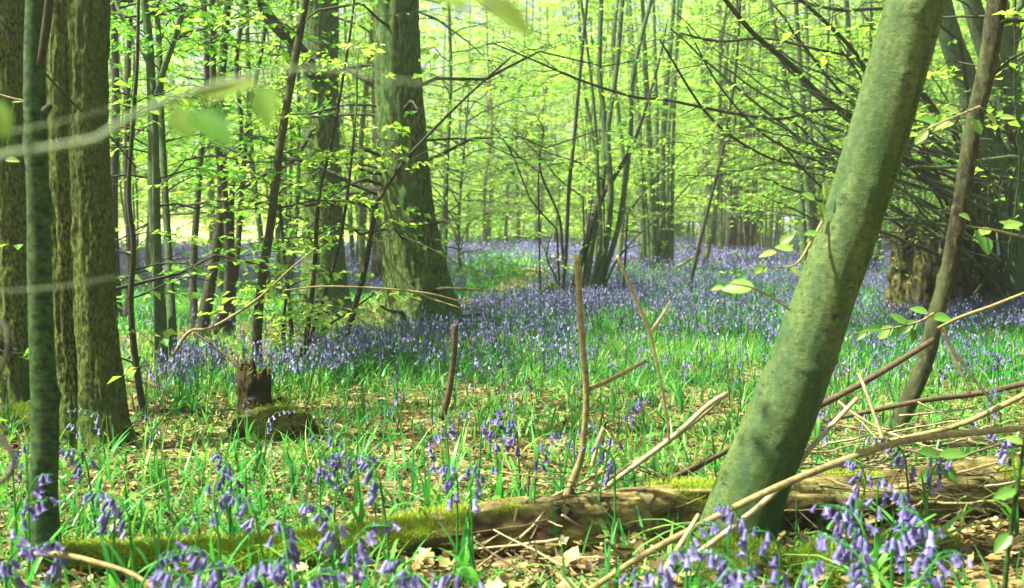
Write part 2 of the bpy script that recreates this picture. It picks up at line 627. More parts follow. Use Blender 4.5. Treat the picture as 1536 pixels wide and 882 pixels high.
# ------------------------------------------------------------------ grass and bluebell leaves
def blade(n=4, w=0.5, bend=0.5, fold=0.15):
    t = np.linspace(0, 1, n)
    ww = w * np.clip(1.15 - t ** 2.2, 0.05, 1) * np.clip(t * 4 + 0.5, 0, 1)
    ww[-1] = 0.02 * w
    xb = bend * t ** 1.9
    zb = t * (1 - 0.35 * bend * t)
    L = np.stack([xb, ww, zb], 1)
    Rr = np.stack([xb, -ww, zb], 1)
    V = np.concatenate([L, Rr])
    i = np.arange(n - 1)
    return V, [np.stack([i, i + 1, i + n + 1, i + n], 1)]


def blades(geo, n, y0, y1, hgt, wid, seg, power=1.0, thr=1.0, lo=0.0):
    xx, yy = fan(n, y0, y1, power)
    k = rng.random(n) * thr < dens(xx, yy)[1]
    xx, yy = xx[k], yy[k]
    pos = np.stack([xx, yy, hfoot(xx, yy) - 0.01], 1)
    for s, bd in enumerate((0.15, 0.4, 0.75, 1.1)):
        p = pos[s::4]
        h = rng.uniform(*hgt, len(p)) * np.interp(p[:, 1], [2, 6], [0.9, 1.0])
        TV, TF = blade(seg, 1.0, bd)
        sc = np.stack([h, rng.uniform(*wid, len(p)), h], 1)
        V, Fs = scatter(TV, TF, p, scale=sc, tilt=np.abs(rng.normal(0, .25, len(p))))
        tn = np.clip(rng.normal(0.42, 0.2, len(p)) + (n2(p[:, 0], p[:, 1], 1.5, 31) - .5) * 0.9, 0, 1)
        geo.add(V, Fs, np.repeat(tn, len(TV)))


gr = Geo()
blades(gr, 14000, 2.0, 4.6, (.08, .24), (.0025, .006), 5, 1.0)
xs_, ys_ = fan(60000, 2.3, 8, 1.0)
ps_ = np.stack([xs_, ys_, hfoot(xs_, ys_)], 1)[n2(xs_, ys_, 2.2, 61) > .50]
TV_, TF_ = blade(3, 1.0, .9)
V_, F_ = scatter(TV_, TF_, ps_, scale=np.stack([rng.uniform(.02, .07, len(ps_)), rng.uniform(.002, .006, len(ps_)), rng.uniform(.02, .06, len(ps_))], 1), tilt=np.abs(rng.normal(0, .5, len(ps_))))
gr.add(V_, F_, np.repeat(np.clip(rng.normal(.6, .2, len(ps_)), 0, 1), len(TV_)))
blades(gr, 75000, 4.2, 9, (.05, .18), (.002, .0045), 4, 1.0)
blades(gr, 78000, 8.5, 18, (.06, .18), (.004, .009), 3, 1.0)
blades(gr, 60000, 17, 50, (.10, .28), (.010, .022), 3, 1.0)
tag(link('grass', gr.mesh('grass', M['grass'])), kind='stuff')


# ------------------------------------------------------------------ bluebells
def bell_mesh(seg=12):
    th = np.linspace(0, 2 * math.pi, seg, endpoint=False)
    rings = [(0.05, 0), (0.15, -0.10), (0.19, -0.45), (0.20, -0.80)]
    V = [np.stack([r * np.cos(th), r * np.sin(th), 0 * th + zz], 1) for r, zz in rings]
    al = (np.arange(seg) % 2 == 0)
    r = np.where(al, 0.48, 0.22)
    zz = np.where(al, -0.98, -0.86)
    V.append(np.stack([r * np.cos(th), r * np.sin(th), zz], 1))
    V = np.concatenate(V)
    Fq = []
    for k in range(4):
        for j in range(seg):
            j2 = (j + 1) % seg
            Fq.append([k * seg + j, k * seg + seg + j, k * seg + seg + j2, k * seg + j2])
    return V, [np.array(Fq)]


def lowbell():
    V = np.array([[0, 0, 0], [.3, 0, -.9], [-.15, .26, -.9], [-.15, -.26, -.9]])
    return V, [np.array([[0, 1, 2], [0, 2, 3], [0, 3, 1]])]


def raceme(q, h, nb, lean=0.0):
    """stem curve plus bell positions; arches over towards +x"""
    t = np.linspace(0, 1, 9)
    top = q.uniform(0.05, 0.10)
    xs = lean * t ** 1.5 * h + top * np.clip((t - 0.72) / 0.28, 0, 1) ** 1.6
    zs = h * t - 0.045 * np.clip((t - 0.8) / 0.2, 0, 1) ** 2
    ys = q.normal(0, .006) * np.sin(t * 5)
    S = np.stack([xs, ys, zs], 1)
    C = catmull(S, 40)
    out = []
    for k in range(nb):
        u = 0.64 + 0.35 * (k / max(1, nb - 1))
        p = C[int(u * 39)]
        yaw = q.normal(0, .9)
        off = q.uniform(.010, .026)
        p2 = p + np.array([math.cos(yaw) * off, math.sin(yaw) * off, 0.004])
        out.append((p, p2, yaw, q.uniform(0.05, 0.85), q.uniform(.8, 1.15) * (1.0 - .4 * k / nb)))
    return S, out


def rotm(yaw, tilt):
    return (Matrix.Rotation(yaw, 3, 'Z') @ Matrix.Rotation(-tilt, 3, 'Y'))


BELLS = [Geo().add(*bell_mesh(), t).mesh('flower', M['bluebell']) for t in (0.02, 0.2, 0.38, 0.6)]
LEAVES = []
for k, bd in enumerate((0.2, 0.5, 0.8, 1.1, 1.4)):
    V, Fs = blade(8, 1.0, bd)
    V = V * np.array([0.24, 0.0075, 0.24])
    V[:, 2] = np.where(V[:, 0] > 0.2, V[:, 2] - (V[:, 0] - .2) * 0.4, V[:, 2])
    LEAVES.append(Geo().add(V, Fs, 0.25 + 0.12 * k).mesh('leaf', M['grass']))


def bluebell_hero(px, py, bells, label, D=None, hh=None, bs=0.024, face=None):
    """px,py: where the top of the flower spike shows"""
    q = np.random.default_rng(int(px * 7 + py))
    hh = hh or q.uniform(.27, .34)
    if D is None:
        D = (CAM_H - hh) / max(0.05, CAM_H - P(px, py, 1.0)[2])
    pt = P(px, py, D)
    x0, y0 = pt[0], pt[1]
    zg = hz(x0, y0)
    h = max(0.12, pt[2] - zg + 0.03)
    root = empty('bluebell', (x0, y0, zg), label, 'bluebell', 'bluebells flowering in the foreground')
    yaw = q.choice([0, math.pi]) + q.normal(0, .8) if face is None else face
    root.rotation_euler = (0, 0, yaw)
    bells, bs = int(bells * 1.5 + 1), bs * 1.15
    S, bl = raceme(q, h, bells, q.uniform(-.08, .12))
    g = Geo()
    g.add(*tube(catmull(S, 16), np.linspace(.004, .0017, 16), 6), tint=0.45)
    for p, p2, *_ in bl:
        g.add(*tube(np.array([p, (p + p2) / 2 + [0, 0, .004], p2]), .0009, 4, cap=False), tint=0.3)
    link('stem', g.mesh('stem', M['grass']), root)
    for p, p2, yw, tl, sc in bl:
        o = link('flower', BELLS[q.integers(4)], root, p2, scale=bs * sc)
        o.rotation_euler = rotm(yw, tl).to_euler()
    for k in range(q.integers(3, 6)):
        o = link('leaf', LEAVES[q.integers(5)], root, (q.normal(0, .008), q.normal(0, .008), -.01), rotz=q.uniform(0, 6.28), scale=q.uniform(.75, 1.2))
    return root


HERO = [  # px, py of spike top, number of bells, bell size, label
    (140, 668, 9, .026, 'tall pale bluebell with a dense spike in front of the twin trunk foot'),
    (166, 728, 8, .026, 'bluebell with a long drooping spike over the litter right of the sapling'),
    (200, 742, 4, .024, 'small dark bluebell just right of the long drooping spike'),
    (190, 828, 6, .027, 'short bluebell standing over the mossy left end of the log'),
    (188, 866, 6, .028, 'bluebell at the bottom edge, under the short one by the mossy log'),
    (84, 800, 8, .028, 'arching pale bluebell bent across the foot of the slim dark sapling'),
    (20, 655, 7, .025, 'bluebell in front of the far left rough trunk base'),
    (34, 700, 7, .025, 'bluebell between the left edge and the slim sapling, with upright spike'),
    (4, 742, 5, .026, 'dark violet bluebell cut by the left edge'),
    (14, 812, 7, .028, 'large blurred bluebell in the lower left corner'),
    (345, 680, 6, .025, 'deep blue bluebell left of the mossy stump foot, taller of two'),
    (325, 703, 4, .024, 'deep blue bluebell with bunched bells, lower of two near the stump'),
    (395, 738, 7, .025, 'bluebell nodding to the left among strap leaves in front of the stump'),
    (240, 770, 3, .022, 'slender closed bluebell bud rising left of the mossy log'),
    (336, 818, 11, .029, 'fat pale bluebell cluster hanging over the mossy log'),
    (374, 822, 9, .029, 'pale upright bluebell right beside the fat cluster on the mossy log'),
    (270, 842, 5, .028, 'dark round-headed bluebell left of the fat pale cluster'),
    (318, 852, 9, .030, 'wide bluebell head at the bottom edge under the mossy log'),
    (436, 798, 9, .028, 'bluebell with hanging bells left of the crowded upright spike'),
    (456, 846, 8, .029, 'blurred bluebell at the bottom edge right of the hanging bells'),
    (512, 762, 12, .028, 'crowded upright bluebell spike in front of the mossy log, tallest there'),
    (532, 775, 8, .027, 'bluebell tucked behind the crowded spike at the mossy log'),
    (478, 668, 8, .024, 'bluebell with lilac bells in the litter right of the stump'),
    (504, 676, 6, .024, 'bluebell leaning over the litter, second from the stump'),
    (545, 648, 5, .024, 'slanting bluebell with few bells in open litter behind the log'),
    (580, 680, 9, .027, 'dark-tipped bluebell standing alone above the mossy log, stem crossing it'),
    (640, 645, 6, .024, 'pale bluebell in the litter below the snapped brown stick'),
    (688, 685, 7, .025, 'bluebell with spreading bells behind the bare log'),
    (710, 692, 6, .025, 'dark hanging bluebell next to the spreading one behind the log'),
    (612, 832, 8, .028, 'deep violet bluebell in front of the log under the lone dark-tipped one'),
    (584, 856, 8, .030, 'blurred bluebell at the bottom edge left of the deep violet one'),
    (740, 850, 8, .030, 'pale blurred bluebell at the bottom edge below the bare log middle'),
    (672, 610, 5, .023, 'bluebell at the foot of the snapped brown stick'),
    (716, 604, 7, .024, 'dark-topped narrow bluebell right of the snapped stick'),
    (748, 624, 8, .024, 'long drooping bluebell spike left of the bushy pair'),
    (782, 624, 11, .025, 'bushy bluebell with dense bells in the middle of the litter'),
    (802, 640, 6, .024, 'small bluebell touching the bushy one on its right'),
    (848, 628, 3, .018, 'dark unopened bluebell bud, left of two by the forked stick'),
    (862, 622, 3, .018, 'dark unopened bluebell bud, nearest the forked stick'),
    (938, 592, 12, .024, 'dense wide bluebell clump head right of the forked stick'),
    (908, 645, 5, .024, 'bluebell behind the dry sticks right of the forked stick'),
    (925, 660, 5, .024, 'dim bluebell low among the dry sticks beyond the log'),
    (996, 815, 8, .027, 'violet bluebell in front of the dark log end left of leaning trunk'),
    (1032, 775, 6, .025, 'narrow bluebell crossing the dry stick left of the leaning trunk foot'),
    (1012, 838, 6, .028, 'bluebell low beside the leaning trunk foot, left side'),
    (1128, 738, 9, .026, 'bright violet bluebell overlapping the foot of the leaning trunk'),
    (1163, 785, 6, .026, 'bluebell over the green moss at the leaning trunk foot'),
    (1104, 826, 11, .030, 'big dense bluebell in front of the leaning trunk moss'),
    (1066, 848, 7, .030, 'bluebell at the bottom edge left of the big dense one'),
    (1190, 845, 7, .029, 'blurred bluebell at the bottom edge between two moss cushions'),
    (1122, 858, 8, .030, 'blurred bluebell at the bottom edge under the big dense one'),
    (1290, 682, 6, .025, 'deep violet bluebell in front of the bare log right of the leaning trunk'),
    (1316, 700, 6, .025, 'bluebell hanging below the deep violet one over the log'),
    (1370, 650, 8, .025, 'pale lilac bluebell high on a tall stem at the brushwood, left of pair'),
    (1394, 672, 7, .026, 'pale lilac bluebell, right of the tall pair at the brushwood'),
    (1280, 742, 8, .028, 'bluebell at the left of the big blurred right-hand cluster'),
    (1310, 765, 12, .032, 'largest blurred bluebell of the right-hand cluster'),
    (1338, 772, 10, .031, 'blurred bluebell with hanging bells right in the big cluster'),
    (1356, 750, 8, .029, 'bluebell standing at the back right of the big cluster'),
    (1322, 808, 9, .030, 'low blurred bluebell under the largest one of the right cluster'),
    (1405, 755, 9, .029, 'separate bluebell with a rounded head before the dark brushwood'),
    (1398, 818, 5, .026, 'small violet bluebell low under the rounded head'),
    (1278, 845, 7, .029, 'blurred bluebell at the bottom edge on the green moss cushion'),
    (1364, 832, 7, .028, 'blurred bluebell at the bottom edge under the right cluster'),
    (1300, 530, 7, .024, 'bluebell in the gap between leaning trunk and brown pole'),
    (1412, 535, 8, .024, 'dark bluebell right of the brown pole at stick height'),
    (1480, 582, 7, .024, 'violet bluebell behind the fallen sticks near the right edge'),
    (1500, 522, 9, .024, 'bluebell clump head near the right edge below the long twig'),
    (1532, 640, 8, .028, 'bluebell cut by the right edge above the brushwood'),
    (1225, 610, 5, .024, 'small bluebell just right of the leaning trunk'),
]
for px, py, nb, bs, lab in HERO:
    bluebell_hero(px, py, nb, lab, bs=bs)

# middle-distance plants: individuals with stem, flower head and leaf tuft (six kinds share their meshes)
KINDS = []
for k in range(6):
    q = np.random.default_rng(900 + k)
    S, bl = raceme(q, .30, [7, 9, 10, 12, 9, 6][k], q.uniform(-.1, .15))
    gs = Geo().add(*tube(catmull(S, 8), np.linspace(.003, .0014, 8), 4), tint=0.45)
    gf = Geo()
    TV, TF = bell_mesh(6)
    for p, p2, yw, tl, sc in bl:
        m_ = np.array(rotm(yw, tl))
        gf.add(TV @ m_.T * .022 * sc + p2, TF, q.uniform(.1, .9))
    gl = Geo()
    for j in range(5):
        V, Fs = blade(5, 1.0, q.uniform(.2, 1.3))
        V = V * np.array([.22, .006, .22]) * q.uniform(.7, 1.1)
        a = q.uniform(0, 6.28)
        V = V @ np.array([[math.cos(a), math.sin(a), 0], [-math.sin(a), math.cos(a), 0], [0, 0, 1]])
        gl.add(V, Fs, q.uniform(.2, .7))
    KINDS.append((gs.mesh('stem', M['grass']), gf.mesh('flower_head', M['bluebell']), gl.mesh('leaf_tuft', M['grass'])))
xx, yy = fan(6000, 3.5, 9.5, 1.0, 1.0)
d = dens(xx, yy)[0]
k = (rng.random(6000) < np.clip(d, .06, 1) * .5)
xx, yy = xx[k], yy[k]
o_ = np.argsort(yy)[:225]
LANDM = [(60, 660, 'around the foot of the far left rough trunk'), (220, 640, 'right of the twin trunk foot'), (200, 560, 'beyond the twin trunk on the left'), (310, 600, 'left of the small mossy stump'), (450, 620, 'right of the small mossy stump'),
         (480, 560, 'in front of the dark rod leaning at the path edge'), (600, 540, 'below the foot of the largest trunk'), (620, 620, 'left of the short snapped stick'), (730, 560, 'right of the short snapped stick'), (780, 640, 'in open litter right of the snapped stick'),
         (860, 590, 'behind the upright forked stick'), (960, 560, 'behind the pale broken-pronged stick'), (1050, 620, 'above the fanned dry sticks'), (1100, 540, 'left of the leaning trunk middle'), (1270, 560, 'right of the leaning trunk'),
         (1320, 600, 'left of the brown pole foot'), (1430, 560, 'right of the brown pole'), (1500, 600, 'near the right edge behind the brushwood'), (480, 680, 'in litter between stump and log'), (130, 740, 'between the slim sapling and the log')]
for i in o_:
    a, c_ = xx[i], yy[i]
    px = 768 + F * a / c_
    where = ('left of the mossy stump' if px < 360 else 'in the open litter behind the log' if px < 1050 and c_ < 5.2 else
             'in the green drift right of the snapped stick' if px < 1150 else 'beyond the leaning trunk near the brown pole')
    kk_ = int(rng.integers(6))
    lm_ = min(LANDM, key=lambda m_: (m_[0] - px) ** 2 + ((m_[1] - (330 + 1440 / c_)) * 2.0) ** 2)[2]
    big = 'fuller' if kk_ in (2, 3, 4) else 'sparse'
    r_ = empty('bluebell', (a, c_, hz(a, c_)), f'{big} {("small ", "tall ", "nodding ", "bushy ", "arched ", "thin ")[kk_]}bluebell growing {lm_}', 'bluebell', f'{big} {("small ", "tall ", "nodding ", "bushy ", "arched ", "thin ")[kk_]}bluebells {lm_}')
    r_.rotation_euler = (0, 0, rng.uniform(0, 6.28))
    r_.scale = (rng.uniform(.75, 1.05),) * 3
    for nm, me in zip(('stem', 'flower_head', 'leaf_tuft'), KINDS[kk_]):
        tag(link(nm, me, r_), kind=None if nm == 'stem' else 'stuff')
YMID = float(yy[o_[-1]])

bd = Geo()


def drift(n, y0, y1, nb, size, hgt, power=1.0):
    xx, yy = fan(n, y0, y1, power)
    k = rng.random(n) < dens(xx, yy)[0]
    xx, yy = xx[k], yy[k]
    m_ = len(xx)
    hh = rng.uniform(*hgt, m_)
    z0 = hfoot(xx, yy)
    tn = np.clip(rng.normal(.5, .22, m_), 0, 1)
    ang = rng.uniform(0, 6.28, m_)
    TV, TF = lowbell()
    for j in range(nb):
        u = j / max(1, nb - 1)
        off = 0.02 + 0.02 * rng.random(m_)
        aa = ang + rng.normal(0, .9, m_)
        p = np.stack([xx + np.cos(ang) * .05 * u + np.cos(aa) * off, yy + np.sin(ang) * .05 * u + np.sin(aa) * off, z0 + hh * (.68 + .32 * u)], 1)
        V, Fs = scatter(TV, TF, p, scale=np.full(m_, size) * rng.uniform(.8, 1.2, m_), tilt=rng.uniform(0, .9, m_))
        bd.add(V, Fs, np.repeat(tn, 4))
    if y1 < 20:
        PK = np.stack([np.stack([xx, yy, z0], 1), np.stack([xx + np.cos(ang) * .04, yy + np.sin(ang) * .04, z0 + hh], 1)], 1)
        V, Q = tubes(PK, np.full((m_, 2), .0022), 3)
        bd.add(V, Q, .4, 1)


drift(6500, 5.0, 9, 6, .024, (.16, .28))
drift(12500, 9, 15, 6, .026, (.15, .27))
drift(20000, 15, 27, 3, .045, (.2, .34))
drift(16000, 26, 55, 2, .075, (.2, .34))
tag(link('bluebell_carpet', bd.mesh('bluebell_carpet', [M['bluebell'], M['grass']], False)), kind='stuff')


# ------------------------------------------------------------------ growing wood and leaves
def leaves_geo(geo, B, D, Nn, size, tint, kite=False):
    """folded leaves: base points B, directions D, normals Nn"""
    W = np.cross(Nn, D)
    W /= np.linalg.norm(W, axis=1)[:, None] + 1e-9
    s = size[:, None]
    mid = B + D * s * 0.45
    up = Nn * s * 0.10
    V = np.stack([B, mid + W * s * .34 + up, B + D * s - Nn * s * .10, mid - W * s * .34 + up], 1)
    n = len(B)
    i = np.arange(n)[:, None] * 4
    T = np.concatenate([i + [0, 1, 2], i + [0, 2, 3]])
    geo.add(V.reshape(-1, 3), T, np.repeat(tint, 4))


def grow(q, S, az, L, e0, r0, wood, leaf, twigs=7, nleaf=6, lsize=.055, droop=.35, segs=4, wiggle=.05, bare=0.0, tintc=.55):
    """branches from starts S with side twigs and leaves"""
    B = len(S)
    n = 7
    s = np.linspace(0, 1, n)
    a = az[:, None] + q.normal(0, .35, B)[:, None] * s
    hor = (L * np.cos(e0))[:, None] * s
    x = S[:, 0, None] + np.sin(a) * hor
    y = S[:, 1, None] + np.cos(a) * hor
    z = S[:, 2, None] + L[:, None] * (np.sin(e0)[:, None] * s - droop * s ** 2)
    PK = np.stack([x, y, z], -1)
    PK = PK + q.normal(0, wiggle, PK.shape) * L[:, None, None] * s[None, :, None]
    RK = r0[:, None] * (1 - .82 * s)[None]
    V, Q = tubes(PK, RK, segs)
    wood.add(V, Q)
    if leaf is None or twigs == 0:
        return PK
    # twigs
    u = np.linspace(.22, .98, twigs)[None] + q.uniform(-.04, .04, (B, twigs))
    u = np.clip(u, 0, .995)
    fi = u * (n - 1)
    i0 = fi.astype(int)
    fr = (fi - i0)[..., None]
    bi = np.arange(B)[:, None]
    O = PK[bi, i0] * (1 - fr) + PK[bi, np.minimum(i0 + 1, n - 1)] * fr
    side = np.where(np.arange(twigs) % 2, 1, -1)[None]
    ta = az[:, None] + side * q.uniform(.5, 1.2, (B, twigs))
    tl = L[:, None] * .42 * (1.15 - .7 * u) * q.uniform(.6, 1.3, (B, twigs))
    te = q.normal(.05, .18, (B, twigs))
    O = O.reshape(-1, 3)
    ta, tl, te = ta.ravel(), tl.ravel(), te.ravel()
    t = np.linspace(0, 1, 4)
    d = np.stack([np.sin(ta) * np.cos(te), np.cos(ta) * np.cos(te), np.sin(te)], 1)
    TP = O[:, None] + d[:, None] * (tl[:, None] * t)[..., None]
    TP[..., 2] -= tl[:, None] * .12 * t ** 2
    TP = TP + q.normal(0, .025, TP.shape) * tl[:, None, None] * t[None, :, None]
    V, Q = tubes(TP, np.repeat(np.clip(tl * .0045, .0012, .006)[:, None], 4, 1) * (1 - .6 * t), 3)
    wood.add(V, Q)
    # leaves
    K = len(TP)
    keep = q.random(K) >= bare
    TP, ta, tl, te = TP[keep], ta[keep], tl[keep], te[keep]
    K = len(TP)
    lu = np.clip(np.linspace(.18, 1, nleaf)[None] + q.uniform(-.06, .06, (K, nleaf)), 0, .999) * 3
    j0 = lu.astype(int)
    fr = (lu - j0)[..., None]
    ki = np.arange(K)[:, None]
    LB = TP[ki, j0] * (1 - fr) + TP[ki, j0 + 1] * fr
    sd = np.where(np.arange(nleaf) % 2, 1, -1)[None]
    la = ta[:, None] + sd * q.uniform(.35, 1.1, (K, nleaf))
    le = q.normal(-.22, .3, (K, nleaf))
    D = np.stack([np.sin(la) * np.cos(le), np.cos(la) * np.cos(le), np.sin(le)], -1).reshape(-1, 3)
    Nn = q.normal(0, .33, D.shape) + [0, 0, 1]
    Nn -= (Nn * D).sum(1)[:, None] * D
    Nn /= np.linalg.norm(Nn, axis=1)[:, None]
    base = np.repeat(q.normal(0, .13, K), nleaf)
    tint = np.clip(tintc + base + q.normal(0, .12, len(D)), 0, 1)
    leaves_geo(leaf, LB.reshape(-1, 3), D, Nn, lsize * q.uniform(.6, 1.25, len(D)), tint)
    return PK


def starts_on(q, C, n, lo, hi):
    """n positions on a curve (N,3) between fractions of its length"""
    u = q.uniform(lo, hi, n)
    f = u * (len(C) - 1)
    i = f.astype(int)
    i = np.minimum(i, len(C) - 2)
    return C[i] + (C[i + 1] - C[i]) * (f - i)[:, None], u


def rough_disp(amp, fh=9., fv=3., seed=0, lump=0.0):
    def f(th, s, r):
        c = np.stack([np.cos(th) * r * fh * 6, np.sin(th) * r * fh * 6, s * fv], 1)
        rid = 1 - np.abs(2 * fbm(c, seed, 4) - 1)
        o = (rid - .75) * amp * 2.2
        if lump:
            o = o + (fbm(np.stack([np.cos(th) * 1.2, np.sin(th) * 1.2, s * 1.6], 1), seed + 9, 3) - .5) * lump
        return o
    return f


def knots(kn, base=None):
    """kn: list of (theta, s, size, height)"""
    def f(th, s, r):
        o = base(th, s, r) if base else np.zeros_like(th)
        for kt, ks, sz, hh in kn:
            dth = (th - kt + math.pi) % (2 * math.pi) - math.pi
            d2 = (dth * r / sz) ** 2 + ((s - ks) / (sz * .7)) ** 2
            o = o + hh * np.exp(-d2) - hh * .8 * np.exp(-d2 * 8)
        return o
    return f


def pix_curve(pts, D0, D1=None, n=24, ext=0.0):
    """curve through photo pixels from depth D0 (foot) to D1 (top), then ext metres further up"""
    D1 = D0 if D1 is None else D1
    k = len(pts)
    W = [P(a, b, D0 + (D1 - D0) * i / max(1, k - 1)) for i, (a, b) in enumerate(pts)]
    C = catmull(W, n)
    if ext:
        d = C[-1] - C[-3]
        d /= np.linalg.norm(d)
        m_ = max(2, int(ext / .3))
        e = []
        p = C[-1].copy()
        for j in range(m_):
            d = d + np.array([random.gauss(0, .05), random.gauss(0, .05), .06])
            d /= np.linalg.norm(d)
            p = p + d * (ext / m_)
            e.append(p.copy())
        C = np.vstack([C, e])
    return C


def widths(C, w, D, npx, ext_n):
    ww = np.interp(np.linspace(0, 1, npx), np.linspace(0, 1, len(w)), w) / 2 / F * D
    if ext_n:
        ww = np.concatenate([ww, ww[-1] * np.linspace(.97, .3, ext_n)])
    return ww


def root_curve(C):
    """sink the foot a little into the ground"""
    C = C.copy()
    g = hz(C[0][0], C[0][1])
    C[0][2] = g - .06
    return C


def stem_geo(pts, w, D, D1=None, n=24, ext=3.0, segs=10, disp=None, ground=True):
    C = pix_curve(pts, D, D1, n, ext)
    rr = widths(C, w, D, n, len(C) - n)
    if ground:
        C = root_curve(C)
        rr = rr.copy()
        rr[0] *= 1.25
    g = Geo()
    V, Fs = tube(C, rr, segs, disp)
    g.add(V, Fs)
    return g, C, rr


def leafy_tree(name, label, cat, stems, D, bm, group=None, nbr=10, blen=(.6, 1.4), lm='beech', partname=None, seed=0, lo=.15, nleaf=6, lsize=.055, twigs=6, bare=0.0, tintc=.55, segs=10, disp=None, crown=True):
    """a tree or coppice stool standing at depth D from stems given as (pixel points, widths, D1, ext)"""
    q = np.random.default_rng(seed + 77)
    foot = P(stems[0][0][0][0], stems[0][0][0][1], D)
    root = empty(name, (foot[0], foot[1], hz(foot[0], foot[1])), label, cat, group)
    inv = -np.array(root.location)
    wood, leaf = Geo(), Geo()
    pn = partname or ('trunk' if len(stems) == 1 else 'stem')
    for st in stems:
        pts, w = st[0], st[1]
        D1 = st[2] if len(st) > 2 else None
        ext = st[3] if len(st) > 3 else 3.0
        wk = .75 if 'crossing' in label else .85 if name == 'coppiced_tree' and D < 10 else 1
        g, C, rr = stem_geo(pts, [v * wk for v in w], D, D1, max(14, len(pts) * 6), ext, segs, disp)
        g.V = [v + inv for v in g.V]
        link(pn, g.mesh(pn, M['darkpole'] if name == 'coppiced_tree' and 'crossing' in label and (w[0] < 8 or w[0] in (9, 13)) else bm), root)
        if nbr:
            S, u = starts_on(q, C, nbr, lo, 1.0)
            L = q.uniform(*blen, nbr) * (1.1 - .4 * u)
            grow(q, S + inv, q.uniform(0, 6.28, nbr), L, q.uniform(.15, .7, nbr), np.clip(L * .007, .003, .012), wood, leaf if crown else None, twigs, nleaf, lsize, bare=bare, tintc=tintc)
    if wood.n:
        tag(link('branches', wood.mesh('branches', M['darkpole']), root), kind='stuff')
    if leaf.n:
        tag(link('crown', leaf.mesh('crown', M[lm], False), root), kind='stuff')
    return root


# slim dark sapling at the left
kn = [(random.uniform(0, 6), s_, .02, .012) for s_ in (.25, .42, .62, .85, 1.05, 1.3, 1.5)]
D = 2.62
leafy_tree('sapling', 'slim smooth dark green sapling at the left edge, in front of the twin rough trunk', 'tree',
           [([(76, 905), (66, 760), (68, 640), (62, 500), (57, 300), (52, 100), (58, -60)], [46, 42, 40, 36, 32, 31, 30], D, 2.5)], D, M['sapling'],
           seed=1, nbr=7, lo=.84, bare=.5, blen=(.8, 1.6), disp=knots([(1.2 + k * 2.1, .22 + .155 * k, .02, .013) for k in range(9)], rough_disp(.002, 4, 3, 3)), segs=28)
# fork of the sapling
g = Geo()
sap = [o for o in bpy.data.objects if o.name == 'sapling'][0]
for pts, w in (([(60, 100), (68, 50), (74, 0), (80, -60)], [10, 13, 12, 10]), ([(68, 166), (74, 160)], [13, 9])):
    C = pix_curve(pts, D - .02, D - .05, 12)
    g.add(*tube(C, widths(C, w, D, 12, 0), 10))
g.V = [v - np.array(sap.location) for v in g.V]
link('fork', g.mesh('fork', M['darkpole']), sap)

# twin rough trunk
D = 4.15
root = leafy_tree('twin_trunk_tree', 'rough mossy twin trunk with a narrow slit of light between its two stems', 'tree',
                  [([(116, 696), (112, 620), (102, 520), (99, 420), (93, 200), (92, -30)], [56, 44, 38, 44, 50, 50], D, 3.5),
                   ([(160, 690), (154, 610), (146, 520), (139, 400), (130, 200), (130, -30)], [84, 68, 60, 62, 62, 62], D + .02, 3.5)], D, M['rough'],
                  seed=2, nbr=7, lo=.78, blen=(1, 2), disp=None, bare=.5)
for o in list(root.children):
    if o.name.startswith('stem'):
        bpy.data.objects.remove(o)
for k, (pts, w, dd) in enumerate((([(116, 700), (112, 620), (102, 520), (99, 420), (93, 200), (92, -30)], [60, 44, 38, 46, 52, 52], 0), ([(160, 690), (154, 610), (146, 520), (139, 400), (130, 200), (130, -30)], [92, 68, 60, 64, 64, 64], .02))):
    g, C, rr = stem_geo(pts, w, D, D + dd, 260, 3.0, 72, rough_disp(.010, 9, 9, 5 + k, .03))
    g.V = [v - np.array(root.location) for v in g.V]
    link('stem', g.mesh('stem', M['rough']), root)


def big_tree(name, label, pts, w, D, m_, seed, amp=.02, n=220, segs=72, ext=4, nbr=10, flare=None, **kw):
    q = np.random.default_rng(seed)
    foot = P(*pts[0], D)
    root = empty(name, (foot[0], foot[1], hz(foot[0], foot[1])), label, 'tree')
    inv = -np.array(root.location)
    base = rough_disp(amp, 5, 5, seed, amp * 2.0)

    def dsp(th, s, r):
        o = base(th, s, r)
        if flare:
            o = o + r * flare * np.exp(-s / .45) * (.5 + .5 * np.cos(th * 4 + seed))
        return o
    g, C, rr = stem_geo(pts, w, D, D, n, ext, segs, dsp)
    g.V = [v + inv for v in g.V]
    link('trunk', g.mesh('trunk', m_), root)
    wood, leaf = Geo(), Geo()
    S, u = starts_on(q, C, nbr, kw.get('lo', .3), 1.0)
    L = q.uniform(1.2, 2.6, nbr)
    grow(q, S + inv, q.uniform(0, 6.28, nbr), L, q.uniform(.1, .6, nbr), L * .008, wood, leaf, 8, 7, .06)
    tag(link('branches', wood.mesh('branches', M['darkpole']), root), kind='stuff')
    tag(link('crown', leaf.mesh('crown', M['mid'], False), root), kind='stuff')
    return root, C, rr


